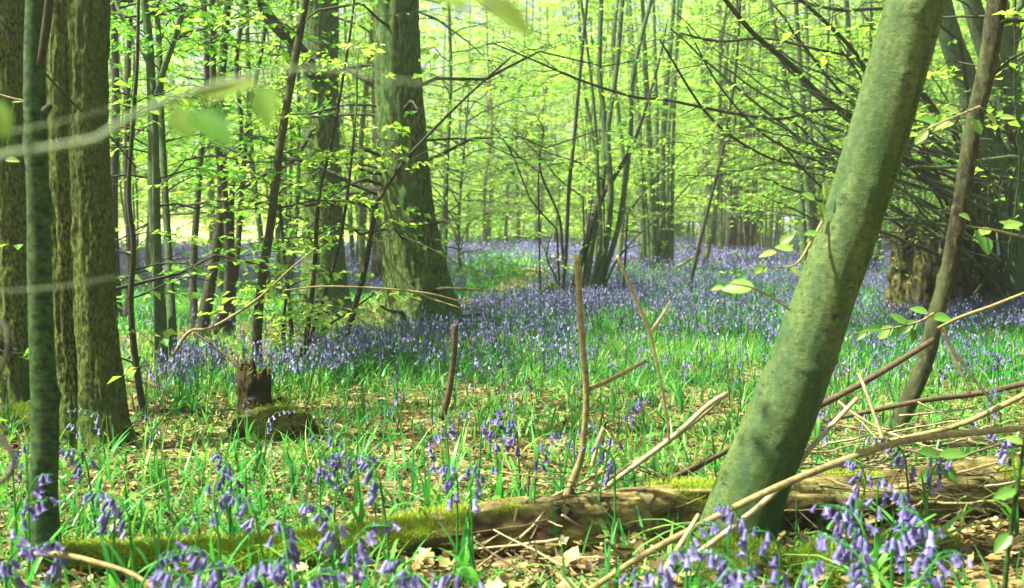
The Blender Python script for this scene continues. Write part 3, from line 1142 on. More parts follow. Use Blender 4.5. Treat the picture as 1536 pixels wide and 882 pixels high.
big_tree('old_tree', 'rough mossy trunk cut by the left edge behind the slim sapling', [(44, 650), (34, 590), (22, 450), (16, 250), (14, -30)], [70, 56, 54, 52, 52], 4.75, M['rough'], 31, .012)
cen, CC, CR = big_tree('old_tree', 'largest central trunk, straight with flared foot in bluebells and dark branch scars', [(642, 526), (636, 490), (630, 450), (621, 400), (609, 300), (599, 150), (593, -30)], [122, 104, 94, 86, 76, 68, 65], 7.75, M['bigtrunk'], 33, .018, flare=.35, nbr=14, lo=.5)
sec, C2, R2 = big_tree('old_tree', 'second big trunk left of the largest, darker and partly veiled by leaves', [(488, 474), (486, 430), (484, 300), (480, 100), (480, -30)], [90, 70, 54, 52, 54], 10.6, M['bigtrunk'], 35, .02, flare=.2, nbr=16, lo=.42)
big_tree('old_tree', 'dark narrower trunk hidden just behind the left side of the largest trunk', [(574, 440), (573, 380), (572, 200), (570, -30)], [40, 30, 27, 27], 13.5, M['darkpole'], 37, .02, n=90, segs=24)
# scars and dead stubs of the central trunk
q = np.random.default_rng(5)
for k in range(16):
    i = q.integers(20, 190)
    c = CC[i]
    th = q.uniform(-2.6, -.1)
    dv = np.array([math.cos(th), math.sin(th), 0])
    p0 = c + dv * CR[i] * .93
    g = Geo()
    e = q.uniform(.005, .03)
    pts = [p0, p0 + dv * e + [0, 0, q.uniform(-.02, .02)]]
    if q.random() < .35:
        e = q.uniform(.25, .5)
        pts = [p0, p0 + dv * e * .5 + [0, 0, .03], p0 + dv * e + [q.normal(0, .08), 0, q.uniform(-.15, .1)]]
        rr_ = np.linspace(.014, .004, 8)
    else:
        rr_ = np.linspace(.035, .018, 8)
    C = catmull(pts, 8)
    V, Fs = tube(C, rr_, 9, rough_disp(.01, 6, 20, k))
    g.add(V - np.array(cen.location), Fs)
    link('branch_stub', g.mesh('branch_stub', M['darkpole']), cen)
g = Geo()
for pts, w in (([(470, 110), (445, 70), (415, 40), (392, 5), (380, -30)], [24, 20, 17, 14, 12]), ([(500, 300), (520, 290), (560, 288), (590, 300)], [10, 9, 8, 6]), ([(470, 190), (440, 240), (400, 260), (340, 300)], [9, 7, 6, 4])):
    C = pix_curve(pts, 10.4, 9.6, 24)
    g.add(*tube(C, widths(C, w, 10.4, 24, 0), 10))
g.V = [v - np.array(sec.location) for v in g.V]
link('limb', g.mesh('limb', M['darkpole']), sec)

# leaning smooth trunk, the main subject
D = 2.8
pts = [(1090, 862), (1106, 800), (1130, 725), (1163, 645), (1203, 545), (1239, 441), (1278, 330), (1312, 220), (1344, 105), (1373, 0), (1392, -70)]
w = [140, 124, 112, 107, 99, 92, 89, 87, 86, 85, 84]
C = pix_curve(pts, D, D - .1, 200, 0)
rr = widths(C, w, D, 200, 0) * .95
C = np.vstack([C, [C[-1] + (C[-1] - C[-6]) * t + np.array([0, 0, .03 * t * t]) for t in np.linspace(.2, 18, 50)]])
rr = np.concatenate([rr, np.linspace(rr[-1], rr[-1] * .45, 50)])
fb = np.array([C[0][0], C[0][1], hz(C[0][0], C[0][1])])
root = empty('leaning_tree', fb, 'thick smooth green-grey trunk leaning right across the fallen log', 'tree')


def lean_disp(th, s, r):
    o = (fbm(np.stack([np.cos(th) * 1.4, np.sin(th) * 1.4, s * 2.2], 1), 60, 4) - .5) * .016
    o += (fbm(np.stack([np.cos(th) * 5, np.sin(th) * 5, s * 30], 1), 62, 3) - .5) * .0022
    for s0 in (.62, 1.02, 1.62):
        o += .004 * np.exp(-((s - s0 - .02 * np.sin(th * 2 + s0 * 9)) / .006) ** 2) * (np.sin(th * 1.5 + s0 * 5) > -.5)
    dth = (th - LT + math.pi) % (2 * math.pi) - math.pi
    o -= .012 * np.exp(-((dth - .9) / .10) ** 2) * np.clip((s - .7) * 2, 0, 1)
    o += .005 * np.exp(-((dth - 1.15) / .16) ** 2) * np.clip((s - .7) * 2, 0, 1)
    return o


T, A, B = frames(C)
th = np.linspace(0, 2 * math.pi, 64, endpoint=False)
dirs = np.cos(th)[:, None] * A[100] + np.sin(th)[:, None] * B[100]
LT = float(th[np.argmin(dirs[:, 1])])           # the angle that faces the camera
sgn = 1 if (np.cos(LT + .5) * A[100] + np.sin(LT + .5) * B[100])[0] > 0 else -1
ld = lean_disp if sgn > 0 else (lambda t_, s, r: lean_disp(2 * LT - t_, s, r))
slen = np.concatenate([[0], np.cumsum(np.linalg.norm(np.diff(C, axis=0), axis=1))])


def s_at(py):
    z_ = [abs(P(0, py, D)[2] - c[2]) for c in C]
    return slen[int(np.argmin(z_))]


kk = [(LT - sgn * .2, s_at(30), .030, .009), (LT + sgn * .25, s_at(120), .014, .008), (LT + sgn * .1, s_at(277), .014, .006), (LT - sgn * .8, s_at(405), .010, .006), (LT - sgn * .6, s_at(565), .012, .005), (LT - sgn * .1, s_at(650), .012, .006), (LT - sgn * .35, s_at(700), .008, .004), (LT + sgn * .5, s_at(340), .01, .004)]
V, Fs = tube(C, rr, 96, knots(kk, ld))
link('trunk', Geo().add(V - fb, Fs).mesh('trunk', M['smooth']), root)
wood, leaf = Geo(), Geo()
q = np.random.default_rng(3)
S, u = starts_on(q, C[200:], 9, .3, 1)
grow(q, S - fb, q.uniform(0, 6.28, 9), q.uniform(.9, 2.0, 9), q.uniform(.2, .8, 9), q.uniform(.008, .016, 9), wood, leaf, 7, 6, .055)
tag(link('branches', wood.mesh('branches', M['darkpole']), root), kind='stuff')
tag(link('crown', leaf.mesh('crown', M['beech'], False), root), kind='stuff')

# knobbly brown pole at the right
leafy_tree('pole_tree', 'thin knobbly brown pole leaning right between the leaning trunk and the right edge', 'tree',
           [([(1336, 668), (1352, 625), (1385, 550), (1405, 470), (1424, 400), (1438, 320), (1450, 250), (1462, 180), (1480, 100), (1494, 10), (1500, -60)], [28, 25, 24, 23, 22, 22, 23, 24, 25, 26, 26], 4.3, 2.5)], 4.4, M['rod'],
           seed=4, nbr=9, lo=.6, segs=24, disp=knots([(k * 2.2, .18 + k * .19, .03, .011) for k in range(9)], rough_disp(.004, 8, 10, 8)))

# ------------------------------------------------------------------ hand-placed slender trees of the middle distance
T_ = leafy_tree
T_('coppiced_tree', 'grey-green forked coppice stool right of the twin trunk, nearest of the slender trees', 'tree',
   [([(243, 580), (241, 480), (234, 380), (229, 280), (229, 180), (223, 60), (212, -30)], [26, 21, 19, 18, 17, 15, 13], 6.0, 3),
    ([(230, 170), (244, 110), (264, 50), (286, -30)], [13, 11, 10, 9], 5.9, 2), ([(262, 560), (256, 440), (250, 330), (243, 200), (238, 60), (232, -30)], [17, 14, 13, 12, 11, 10], 6.5, 3),
    ([(232, 120), (205, 55), (180, 20), (165, -30)], [9, 8, 7, 6], 6.2, 1)], 5.9, M['pole'], seed=10, nbr=14, lo=.36, lm='mid')
T_('dark_sapling', 'thin wavy dark sapling close right of the twin trunk', 'tree', [([(222, 655), (206, 560), (196, 460), (200, 370), (193, 290), (199, 190), (206, 90), (208, -30)], [11, 10, 9, 8, 7, 6, 5, 4], 4.6, 1)], 4.7, M['darkpole'], seed=11, nbr=16, lo=.1, blen=(.25, .7), twigs=4, nleaf=4)
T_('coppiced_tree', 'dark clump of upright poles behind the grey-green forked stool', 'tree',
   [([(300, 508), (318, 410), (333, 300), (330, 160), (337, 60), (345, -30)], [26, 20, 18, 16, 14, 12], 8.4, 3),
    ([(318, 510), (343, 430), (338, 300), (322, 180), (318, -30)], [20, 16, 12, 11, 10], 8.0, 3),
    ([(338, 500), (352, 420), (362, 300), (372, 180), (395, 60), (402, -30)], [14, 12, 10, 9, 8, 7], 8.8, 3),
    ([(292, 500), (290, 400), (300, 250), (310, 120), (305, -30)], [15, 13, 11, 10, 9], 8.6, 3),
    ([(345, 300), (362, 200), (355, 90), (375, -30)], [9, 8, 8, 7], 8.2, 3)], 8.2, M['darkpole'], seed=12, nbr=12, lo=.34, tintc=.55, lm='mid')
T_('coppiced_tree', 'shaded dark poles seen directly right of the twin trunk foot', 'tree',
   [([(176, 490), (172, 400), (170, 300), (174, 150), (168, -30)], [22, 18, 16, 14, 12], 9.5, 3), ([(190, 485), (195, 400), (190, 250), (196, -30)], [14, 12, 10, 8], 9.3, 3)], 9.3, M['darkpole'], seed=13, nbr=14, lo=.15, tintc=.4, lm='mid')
T_('coppiced_tree', 'three thin poles between the dark clump and the second big trunk', 'tree',
   [([(420, 450), (416, 380), (420, 250), (432, 100), (440, -30)], [10, 8, 7, 6, 5], 12.2, 3), ([(404, 448), (392, 360), (378, 240), (372, 100), (370, -30)], [11, 9, 8, 7, 5], 11.7, 3), ([(430, 446), (440, 380), (448, 250), (446, -30)], [9, 8, 6, 5], 12, 3)], 12, M['pole'], seed=14, nbr=14, lo=.3)
T_('leaning_sapling', 'yellowish slender sapling leaning right, behind the mossy stump', 'tree', [([(386, 566), (386, 490), (393, 420), (407, 330), (417, 240), (430, 160), (446, 70), (464, -30)], [17, 15, 14, 13, 13, 12, 12, 11], 6.1, 2)], 6.1, M['rod'], seed=15, nbr=14, lo=.4, blen=(.4, 1))
T_('dark_sapling', 'dark rod leaning right in front of the largest trunk, ending in a long thin branch', 'tree',
   [([(508, 538), (530, 468), (548, 400), (560, 330), (566, 305), (600, 250), (640, 205), (700, 145), (766, 86)], [12, 10, 9, 8, 6, 6, 5, 4, 3], 6.9, 0)], 6.7, M['darkpole'], seed=16, nbr=12, lo=.3, blen=(.3, .8), twigs=4, nleaf=4, bare=.3)
T_('shrub', 'small many-stemmed shrub with yellowish shoots between stump and second big trunk', 'shrub',
   [([(440, 560), (436, 480), (430, 420), (424, 360)], [8, 7, 6, 4], 6.5, .3), ([(446, 560), (462, 490), (472, 400), (478, 300), (500, 200), (524, 60)], [9, 8, 7, 6, 5, 4], 6.6, .5), ([(434, 560), (425, 500), (430, 440)], [8, 6, 4], 6.2, .2),
    ([(452, 558), (480, 500), (520, 470)], [5, 4, 3], 6.2, .3), ([(448, 560), (500, 400), (520, 300), (535, 160)], [6, 5, 5, 4], 6.9, .4)], 6.4, M['rod'], seed=17, nbr=6, lo=.4, blen=(.3, .8), twigs=5, nleaf=5)
T_('young_tree', 'thin young tree right of the largest trunk foot with wide leafy layers', 'tree', [([(666, 428), (668, 350), (670, 250), (676, 120), (672, -30)], [8, 7, 7, 6, 5], 15, 3), ([(694, 424), (688, 370), (690, 300), (700, 180)], [6, 5, 5, 3], 15.4, 1)], 14.6, M['pole'], seed=18, nbr=26, lo=.22, blen=(1.4, 3.0), twigs=9, nleaf=7)
T_('coppiced_tree', 'central bare coppice stool of crossing green and dark stems above a mossy foot', 'tree',
   [([(838, 474), (848, 390), (853, 290), (862, 200), (874, 70), (884, -30)], [9, 8, 8, 7, 6, 5], 11, 1.5),
    ([(852, 462), (872, 390), (898, 305), (920, 268), (945, 225), (965, 175), (988, 95)], [13, 13, 12, 9, 8, 6, 4], 11.6, .5),
    ([(872, 462), (890, 350), (905, 262), (906, 180), (899, 100), (903, -30)], [17, 14, 12, 11, 11, 10], 11.7, 3),
    ([(884, 464), (908, 370), (916, 290), (912, 200), (925, 100), (936, -30)], [16, 14, 13, 11, 10, 9], 11.5, 3),
    ([(890, 460), (925, 350), (937, 280), (946, 200), (952, 100), (985, -30)], [12, 11, 11, 9, 9, 8], 11.9, 3),
    ([(876, 462), (900, 370), (897, 270), (890, 150), (868, -30)], [10, 9, 7, 6, 5], 11.2, 2),
    ([(848, 466), (842, 350), (836, 318), (812, 262), (810, 230), (815, 195), (802, 170)], [6, 6, 5, 5, 4, 3, 2], 11.1, 0),
    ([(841, 350), (800, 305), (788, 280), (765, 225), (737, 184)], [4, 4, 3, 3, 2], 11, 0),
    ([(811, 260), (785, 240), (762, 218), (738, 185)], [3, 3, 2, 2], 11, 0),
    ([(858, 462), (866, 400), (880, 350), (888, 300)], [5, 4, 4, 3], 11.3, 0), ([(895, 462), (920, 400), (950, 360), (1000, 315)], [5, 4, 4, 3], 11.3, 1), ([(832, 465), (834, 420), (820, 385), (828, 350)], [5, 4, 3, 2], 11.2, 0),
    ([(880, 300), (840, 270), (815, 240), (775, 200)], [3, 3, 2, 2], 11, 0), ([(910, 275), (870, 245), (815, 225), (760, 185)], [3, 3, 2, 2], 11, 0), ([(935, 330), (980, 270), (1010, 240), (1040, 215)], [4, 3, 3, 2], 11, 0)],
   11.4, M['pole'], seed=19, nbr=3, lo=.45, blen=(.5, 1.3), bare=.35, nleaf=5)
q = np.random.default_rng(8)


def stool(cx, by, D, n, spread, wpx, label, seed, top=-30, lean=0, bm='pole', **kw):
    q = np.random.default_rng(seed)
    st = []
    for k in range(n):
        t = (k / max(1, n - 1) - .5) * 2
        x0 = cx + t * wpx * n * .35 + q.normal(0, 2)
        xt = cx + (t * spread + q.normal(0, spread * .3)) + lean
        xm = x0 * .72 + xt * .28 + q.normal(0, spread * .12)
        ww = wpx * q.uniform(.6, 1.25)
        st.append(([(x0, by + q.normal(0, 1)), (x0 + (xm - x0) * .4, by - (by - top) * .25), (xm, by - (by - top) * .5), (xt * .6 + xm * .4, by - (by - top) * .78), (xt, top)], [ww * 1.3, ww, ww * .9, ww * .75, ww * .6], D + q.normal(0, D * .05), 2.5))
    return T_('coppiced_tree', label, 'tree', st, D, M[bm], seed=seed, **kw)


stool(986, 404, 19, 7, 48, 7.5, 'dense stool of poles right of the central bare stool', 41, nbr=7, lo=.2, bare=.2)
T_('thin_tree', 'single thin dark stem leaning right between the pole stool and the leaning trunk', 'tree', [([(1034, 432), (1048, 370), (1068, 290), (1085, 220), (1104, 100), (1112, -30)], [6, 6, 5, 5, 4, 4], 12.5, 2)], 12.8, M['darkpole'], seed=42, nbr=8, lo=.3, bare=.3)
stool(1075, 365, 27, 6, 30, 6, 'dark upright stool far behind, left of two near the leaning trunk', 43, nbr=6, lo=.2, bm='pole')
stool(1108, 362, 26, 7, 34, 7, 'dark fan-shaped stool far behind, nearer the leaning trunk', 44, nbr=6, lo=.2, bm='darkpole')
stool(1222, 420, 14.5, 4, 40, 9, 'pale crooked stool half hidden by the leaning trunk', 45, nbr=9, lo=.15, lean=-25)
stool(1300, 400, 17, 5, 50, 8, 'stool seen through the gap right of the leaning trunk', 46, nbr=10, lo=.15)

# dense arching stool at the right edge
st = [([(1512, 462), (1524, 380), (1518, 320), (1500, 262), (1470, 200), (1450, 125), (1425, 55), (1400, -40)], [40, 38, 36, 34, 33, 32, 30, 28], 9.6, 3),
      ([(1530, 466), (1540, 390), (1528, 320), (1514, 240), (1503, 150), (1470, 50), (1448, -40)], [38, 32, 30, 29, 27, 25, 23], 9.8, 3),
      ([(1545, 466), (1560, 330), (1530, 180), (1508, 60), (1500, -40)], [26, 24, 21, 19, 17], 9.4, 3),
      ([(1500, 465), (1480, 400), (1470, 300), (1478, 200), (1520, 60)], [24, 22, 20, 18, 16], 9.9, 2),
      ([(1540, 470), (1590, 330), (1610, 200), (1600, 60)], [36, 30, 28, 24], 9.4, 3)]
T_('coppiced_tree', 'heavy arching coppice stool at the right edge behind the rotten stump', 'tree', st, 10.2, M['pole'], seed=50, nbr=18, lo=.15, blen=(.8, 2.2), lm='mid', bare=.55, segs=14, disp=rough_disp(.008, 4, 4, 4, .03))

# long arching boughs that sweep up and left from the right-hand stool
bough = empty('hazel_stool', (*(P(1475, 455, 11.0)[:2]), 0), 'spreading tangle of bare arching boughs behind the leaning trunk and rotten stump', 'tree')
inv = -np.array(bough.location)
fbp = np.array(bough.location)
arcs = [([(1440, 250), (1300, 178), (1240, 163), (1170, 178), (1100, 170), (1000, 150), (950, 145), (870, 120), (800, 90), (742, 66)], [8, 7, 7, 6, 6, 5, 5, 4, 3, 2]),
        ([(1440, 300), (1330, 210), (1240, 150), (1180, 92), (1130, 50), (1080, -10)], [12, 11, 10, 9, 8, 7]),
        ([(1400, 250), (1340, 160), (1300, 105), (1275, 70), (1235, 30), (1190, -10)], [9, 9, 8, 7, 6, 5]),
        ([(1440, 60), (1380, 20), (1325, 13), (1260, 15), (1195, 0), (1150, -20)], [7, 6, 6, 6, 5, 4]),
        ([(1430, 200), (1360, 110), (1300, 90), (1230, 75), (1150, 58), (1080, 62), (1020, 50)], [7, 6, 5, 5, 4, 4, 3]),
        ([(1440, 330), (1300, 262), (1200, 250), (1130, 225), (1060, 170), (990, 60)], [7, 6, 5, 4, 4, 3]),
        ([(1430, 400), (1300, 300), (1240, 250), (1150, 205), (1080, 130), (1030, 40)], [6, 6, 5, 4, 3, 2])]
q = np.random.default_rng(51)
wood, leaf = Geo(), Geo()
for pts, w in arcs:
    C = pix_curve(pts, 9.0, 6.8, 40)
    C = np.vstack([catmull([fbp + [q.normal(0, .1), q.normal(0, .1), 0], (fbp * .4 + C[0] * .6) + [0.1, 0, -.2], C[0]], 10)[:-1], C])
    rr = np.concatenate([np.full(9, w[0] * 1.2), np.interp(np.linspace(0, 1, 40), np.linspace(0, 1, len(w)), w)]) / 2 / F * 7
    g = Geo().add(*tube(C, rr, 8))
    g.V = [v + inv for v in g.V]
    link('bough', g.mesh('bough', M['darkpole']), bough)
    S, u = starts_on(q, C, 10, .3, 1.0)
    dvec = C[-1] - C[10]
    az = math.atan2(dvec[0], dvec[1])
    grow(q, S + inv, az + q.normal(0, .6, 10), q.uniform(.4, 1.0, 10), q.normal(.1, .3, 10), np.full(10, .004), wood, leaf, 4, 4, .045, bare=.5)
for k in range(36):
    if k < 34:
        x0, y0 = q.uniform(1440, 1530), q.uniform(200, 390)
        x1, y1 = q.uniform(1010, 1330), q.uniform(-20, 330)
    else:
        x0, y0 = q.uniform(1470, 1620), q.uniform(280, 400)
        x1, y1 = q.uniform(1290, 1600), q.uniform(-30, 400)
    sag = q.uniform(-40, 50)
    D0 = q.uniform(8.2, 10.5)
    C = pix_curve([(x0, y0), (x0 * .66 + x1 * .34, y0 * .66 + y1 * .34 + sag * .8), (x0 * .33 + x1 * .67, y0 * .33 + y1 * .67 + sag), (x1, y1)], D0, D0 - q.uniform(.3, 2), 20)
    C = np.vstack([catmull([fbp + [q.normal(0, .2), q.normal(0, .2), 0], C[0]], 6)[:-1], C])
    C = C + np.cumsum(q.normal(0, .012, C.shape), 0)
    w0 = q.uniform(3, 9)
    rr = np.linspace(w0, w0 * .35, len(C)) / 2 / F * D0
    g = Geo().add(*tube(C, rr, 6))
    g.V = [v + inv for v in g.V]
    link('bough', g.mesh('bough', M['darkpole' if k % 4 == 1 else 'pole']), bough)
    S, u = starts_on(q, C, 6, .35, 1.0)
    dvec = C[-1] - C[8]
    az = math.atan2(dvec[0], dvec[1])
    grow(q, S + inv, az + q.normal(0, .7, 6), q.uniform(.3, 1.0, 6), q.normal(.1, .35, 6), np.full(6, .0035), wood, leaf, 4, 3, .045, bare=.6)
tag(link('twigs', wood.mesh('twigs', M['darkpole']), bough), kind='stuff')
tag(link('crown', leaf.mesh('crown', M['beech'], False), bough), kind='stuff')


# ------------------------------------------------------------------ background wood: repeated kinds of tree
def variant(seed, kind):
    q = np.random.default_rng(seed)
    wood, leaf = Geo(), Geo()
    H = q.uniform(6.2, 7.8)
    ns = {'coppice': q.integers(6, 10), 'pole': 1, 'beech': 1}[kind]
    for k in range(ns):
        a = q.uniform(0, 6.28)
        b0 = .22 * q.random() if ns > 1 else 0
        sp = q.uniform(.2, 1.3) if ns > 1 else q.uniform(0, .5)
        pts = [[math.cos(a) * b0, math.sin(a) * b0, -.1]]
        for t in (.25, .5, .75, 1):
            pts.append([math.cos(a) * (b0 + sp * t ** 1.3) + q.normal(0, .09), math.sin(a) * (b0 + sp * t ** 1.3) + q.normal(0, .09), H * t * q.uniform(.96, 1)])
        C = catmull(pts, 20)
        r0 = q.uniform(.014, .036) if ns > 1 else q.uniform(.035, .08)
        V, Fs = tube(C, np.linspace(r0, r0 * .3, 20), 7)
        wood.add(V, Fs)
        nb = {'coppice': 9, 'pole': 52, 'beech': 70}[kind]
        S, u = starts_on(q, C, nb, .13 if kind != 'coppice' else .22, .88)
        L = q.uniform(.6, 1.6, nb) * (1.5 if kind == 'beech' else 1) * (1.25 - .6 * u)
        grow(q, S, q.uniform(0, 6.28, nb), L, q.uniform(.05, .5, nb) if kind != 'beech' else q.uniform(0, .3, nb), L * .006, wood, leaf, 11 if kind == 'beech' else 9, 11, .062, droop=.25, tintc=.6)
    return wood.mesh('trunk', M['farpole']), leaf.mesh('crown', M['beech'], False)


VAR = {k: [variant(100 + 10 * i + j, k) for j in range(n)] for i, (k, n) in enumerate((('coppice', 5), ('pole', 4), ('beech', 4)))}
placed = []
zones = [('behind the left rough trunks', 0, 150), ('just right of the twin trunk', 150, 225), ('behind the forked stool', 225, 290), ('behind the dark pole clump', 290, 370), ('behind the yellowish leaning sapling', 370, 450), ('behind the second big trunk', 450, 520), ('between the two big trunks', 520, 575), ('behind the largest trunk', 575, 650),
         ('right of the largest trunk', 650, 720), ('in the bright central gap', 720, 790), ('left of the central bare stool', 790, 860), ('behind the central bare stool', 860, 940), ('left of the pole stool', 940, 985), ('right of the pole stool', 985, 1050), ('behind the thin leaning stem', 1050, 1110), ('right of the thin leaning stem', 1110, 1170), ('behind the pale crooked stool', 1170, 1250), ('behind the leaning trunk', 1250, 1330), ('behind the rotten stump', 1330, 1430), ('behind the arching stool at the right edge', 1430, 1600)]
q = np.random.default_rng(77)
cnt = 0
for tries in range(4000):
    Dq = 12 + 34 * q.random() ** .8
    px = q.uniform(-160, 1700)
    if cnt > 120:
        break
    if 560 < px < 870 and Dq < 29:
        continue
    if 850 < px < 1250 and Dq < 17:
        continue
    if px < 560 and Dq > (26 if px > 140 else 33):
        continue
    xq = (px - 768) / F * Dq
    if any((xq - a) ** 2 + (Dq - b) ** 2 < (1.25 if Dq < 25 else 1.0) for a, b in placed):
        continue
    if inside(PATH, np.array([xq]), np.array([Dq]))[0]:
        continue
    if 590 < px < 870 and q.random() < .45:
        continue
    placed.append((xq, Dq))
    kd = q.choice(['coppice', 'pole', 'beech'], p=[.5, .2, .3] if px > 850 else [.0, .1, .9] if px > 560 else [.3, .3, .4])
    tm, cm = VAR[kd][q.integers(len(VAR[kd]))]
    zn = [z for z in zones if z[1] <= max(0, min(1599, px)) < z[2]][0][0]
    word = {'coppice': 'many-stemmed green coppice', 'pole': 'straight slender young tree', 'beech': 'layered spreading beech'}[kd]
    near = 'nearer' if Dq < 21 else 'distant' if Dq < 31 else 'hazy far'
    r_ = empty({'coppice': 'coppiced_tree', 'pole': 'young_tree', 'beech': 'beech_tree'}[kd], (xq, Dq, hz(xq, Dq)), f'{near} {word} {zn}', 'tree', f'trees {zn}')
    r_.rotation_euler = (q.normal(0, .03), q.normal(0, .03), q.uniform(0, 6.28))
    sc_ = np.interp(Dq, [12, 46], [.8, 1.3])
    r_.scale = (sc_, sc_, sc_ * q.uniform(.9, 1.15))
    link('trunk', tm, r_)
    tag(link('crown', cm, r_), kind='stuff')
    cnt += 1

# far edge of the wood: one uncountable mass of leaves and poles
q = np.random.default_rng(99)
fw = Geo()
n = 140000
yy = q.uniform(46, 75, n)
xx = q.uniform(-.62, .62, n) * yy
lowz = q.random(n) < .22
yy = np.where(lowz, q.uniform(44, 52, n), yy)
xx = np.where(lowz & (xx < -5), xx * .1 + 8, xx)
hh = height(xx, yy) + np.where(lowz, q.random(n) * .16, q.random(n) ** .8) * (9 + 5 * n2(xx, yy, .15, 5)) * np.where(xx < -5, .5, 1.15)
dn = fbm(np.stack([xx * .5, yy * .3, hh * .8], 1), 70, 3)
k = (dn > .46)
Bp = np.stack([xx, yy, hh], 1)[k]
m_ = len(Bp)
la = q.uniform(0, 6.28, m_)
Dd = np.stack([np.cos(la), np.sin(la), q.normal(-.2, .3, m_)], 1)
Nn = q.normal(0, .4, (m_, 3)) + [0, 0, 1]
leaves_geo(fw, Bp, Dd, Nn, q.uniform(.17, .42, m_), np.clip(q.normal(.72, .2, m_), 0, 1))
xx = q.uniform(-.6, .6, 260) * 60
yy = q.uniform(49, 75, 260)
zz = height(xx, yy)
PK = np.stack([np.stack([xx + q.normal(0, .3, 260) * j, yy, zz + 4.2 * j], 1) for j in range(4)], 1)
V, Q = tubes(PK, np.repeat(q.uniform(.04, .09, 260)[:, None], 4, 1) * [1, .8, .6, .4], 5)
fw.add(V, Q, .5, 1)
tag(link('distant_woods', fw.mesh('distant_woods', [M['beech'], M['pole']], False)), kind='stuff')


# ------------------------------------------------------------------ fallen log, stumps, moss
def wood_mat(name, dark, light, mossy=(0.24, 0.36, 0.02), sc=(2, 14, 14), n_scale=4):
    m, nt, b = mat(name)
    v = mapped(nt, sc)
    f = noise(nt, n_scale, 8, v, 0.7)
    f2 = noise(nt, 7, 4, mapped(nt, (1, 1, 1)), 0.6)
    c = ramp(nt, f, [(0.32, dark), (0.5, tuple(.5 * a + .5 * c_ for a, c_ in zip(dark, light))), (0.62, light)])
    c = mixc(nt, ramp(nt, f2, [(0.40, (.85,) * 3), (0.55, (0, 0, 0))]), c, dark)
    g1 = noise(nt, 60, 4, mapped(nt, (1, 1, 1)), .6)
    mc = mixc(nt, g1, tuple(.35 * a for a in mossy), mossy)
    c = mixc(nt, attr(nt), c, mc)
    nt.links.new(c, b.inputs['Base Color'])
    b.inputs['Roughness'].default_value = .95
    b.inputs['Specular IOR Level'].default_value = .15
    bump(nt, b, math_(nt, 'ADD', f, math_(nt, 'MULTIPLY', g1, .5)), 1.0, .012)
    return m


M['log'] = wood_mat('rotting_log_wood', (0.018, 0.012, 0.005), (0.30, 0.26, 0.085), (0.24, 0.36, 0.02), (3, 12, 12), 3)
M['stump'] = wood_mat('rotten_stump_wood', (0.010, 0.007, 0.003), (0.10, 0.075, 0.022), (0.09, 0.12, 0.015), (10, 10, 3))
M['rot'] = wood_mat('hollow_stump_wood', (0.006, 0.005, 0.003), (0.15, 0.14, 0.05), (0.08, 0.12, 0.02), (5, 5, 2.2), 2.2)


def fuzz(geo, Pn, Nn, n, ln, wd, q, tint=.5, spread=.5):
    """short moss shoots standing on sampled surface points"""
    i = q.integers(0, len(Pn), n)
    p = Pn[i] + q.normal(0, .006, (n, 3))
    d = Nn[i] + q.normal(0, spread, (n, 3)) + [0, 0, .4]
    d /= np.linalg.norm(d, axis=1)[:, None]
    w = np.cross(d, q.normal(0, 1, (n, 3)))
    w /= np.linalg.norm(w, axis=1)[:, None]
    l = ln * q.uniform(.5, 1.3, n)[:, None]
    V = np.stack([p - w * wd, p + w * wd, p + d * l], 1).reshape(-1, 3)
    geo.add(V, np.arange(n * 3).reshape(-1, 3), np.repeat(np.clip(tint + q.normal(0, .2, n), 0, 1), 3))


def normals(V, Q):
    a = np.cross(V[Q[:, 2]] - V[Q[:, 0]], V[Q[:, 3]] - V[Q[:, 1]])
    N = np.zeros_like(V)
    for k in range(4):
        np.add.at(N, Q[:, k], a)
    return N / (np.linalg.norm(N, axis=1)[:, None] + 1e-12)


q = np.random.default_rng(200)
lp = [(60, 892, 2.66, 22), (160, 868, 2.68, 25), (300, 848, 2.70, 27), (450, 832, 2.74, 28), (560, 822, 2.78, 30), (650, 812, 2.82, 33), (750, 800, 2.87, 36), (850, 786, 2.92, 39), (960, 772, 2.97, 40), (1060, 766, 3.02, 40), (1180, 756, 3.07, 38), (1260, 752, 3.11, 37), (1380, 742, 3.18, 39), (1540, 722, 3.28, 42), (1700, 700, 3.4, 40)]
C = catmull([P(a, b, d) for a, b, d, w in lp], 420)
rr = np.interp(np.linspace(0, 1, 420), np.linspace(0, 1, len(lp)), [w * d / F for a, b, d, w in lp])
C[:, 2] = np.maximum(C[:, 2], height(C[:, 0], C[:, 1]) + rr * .72)


def log_disp(th, s, r):
    c = np.stack([s * 2.5, np.cos(th) * 1.3, np.sin(th) * 1.3], 1)
    o = (fbm(c, 81, 4) - .5) * .045
    pl = fbm(np.stack([s * 3.2, np.cos(th) * 2.6, np.sin(th) * 2.6], 1), 85, 3)
    o += np.where((pl > .52) & (s > .95), .007, 0) + np.where(pl < .38, -.010, 0) * (s > .95)
    o += (fbm(np.stack([s * 9, np.cos(th) * 9, np.sin(th) * 9], 1), 87, 3) - .5) * .012
    return o


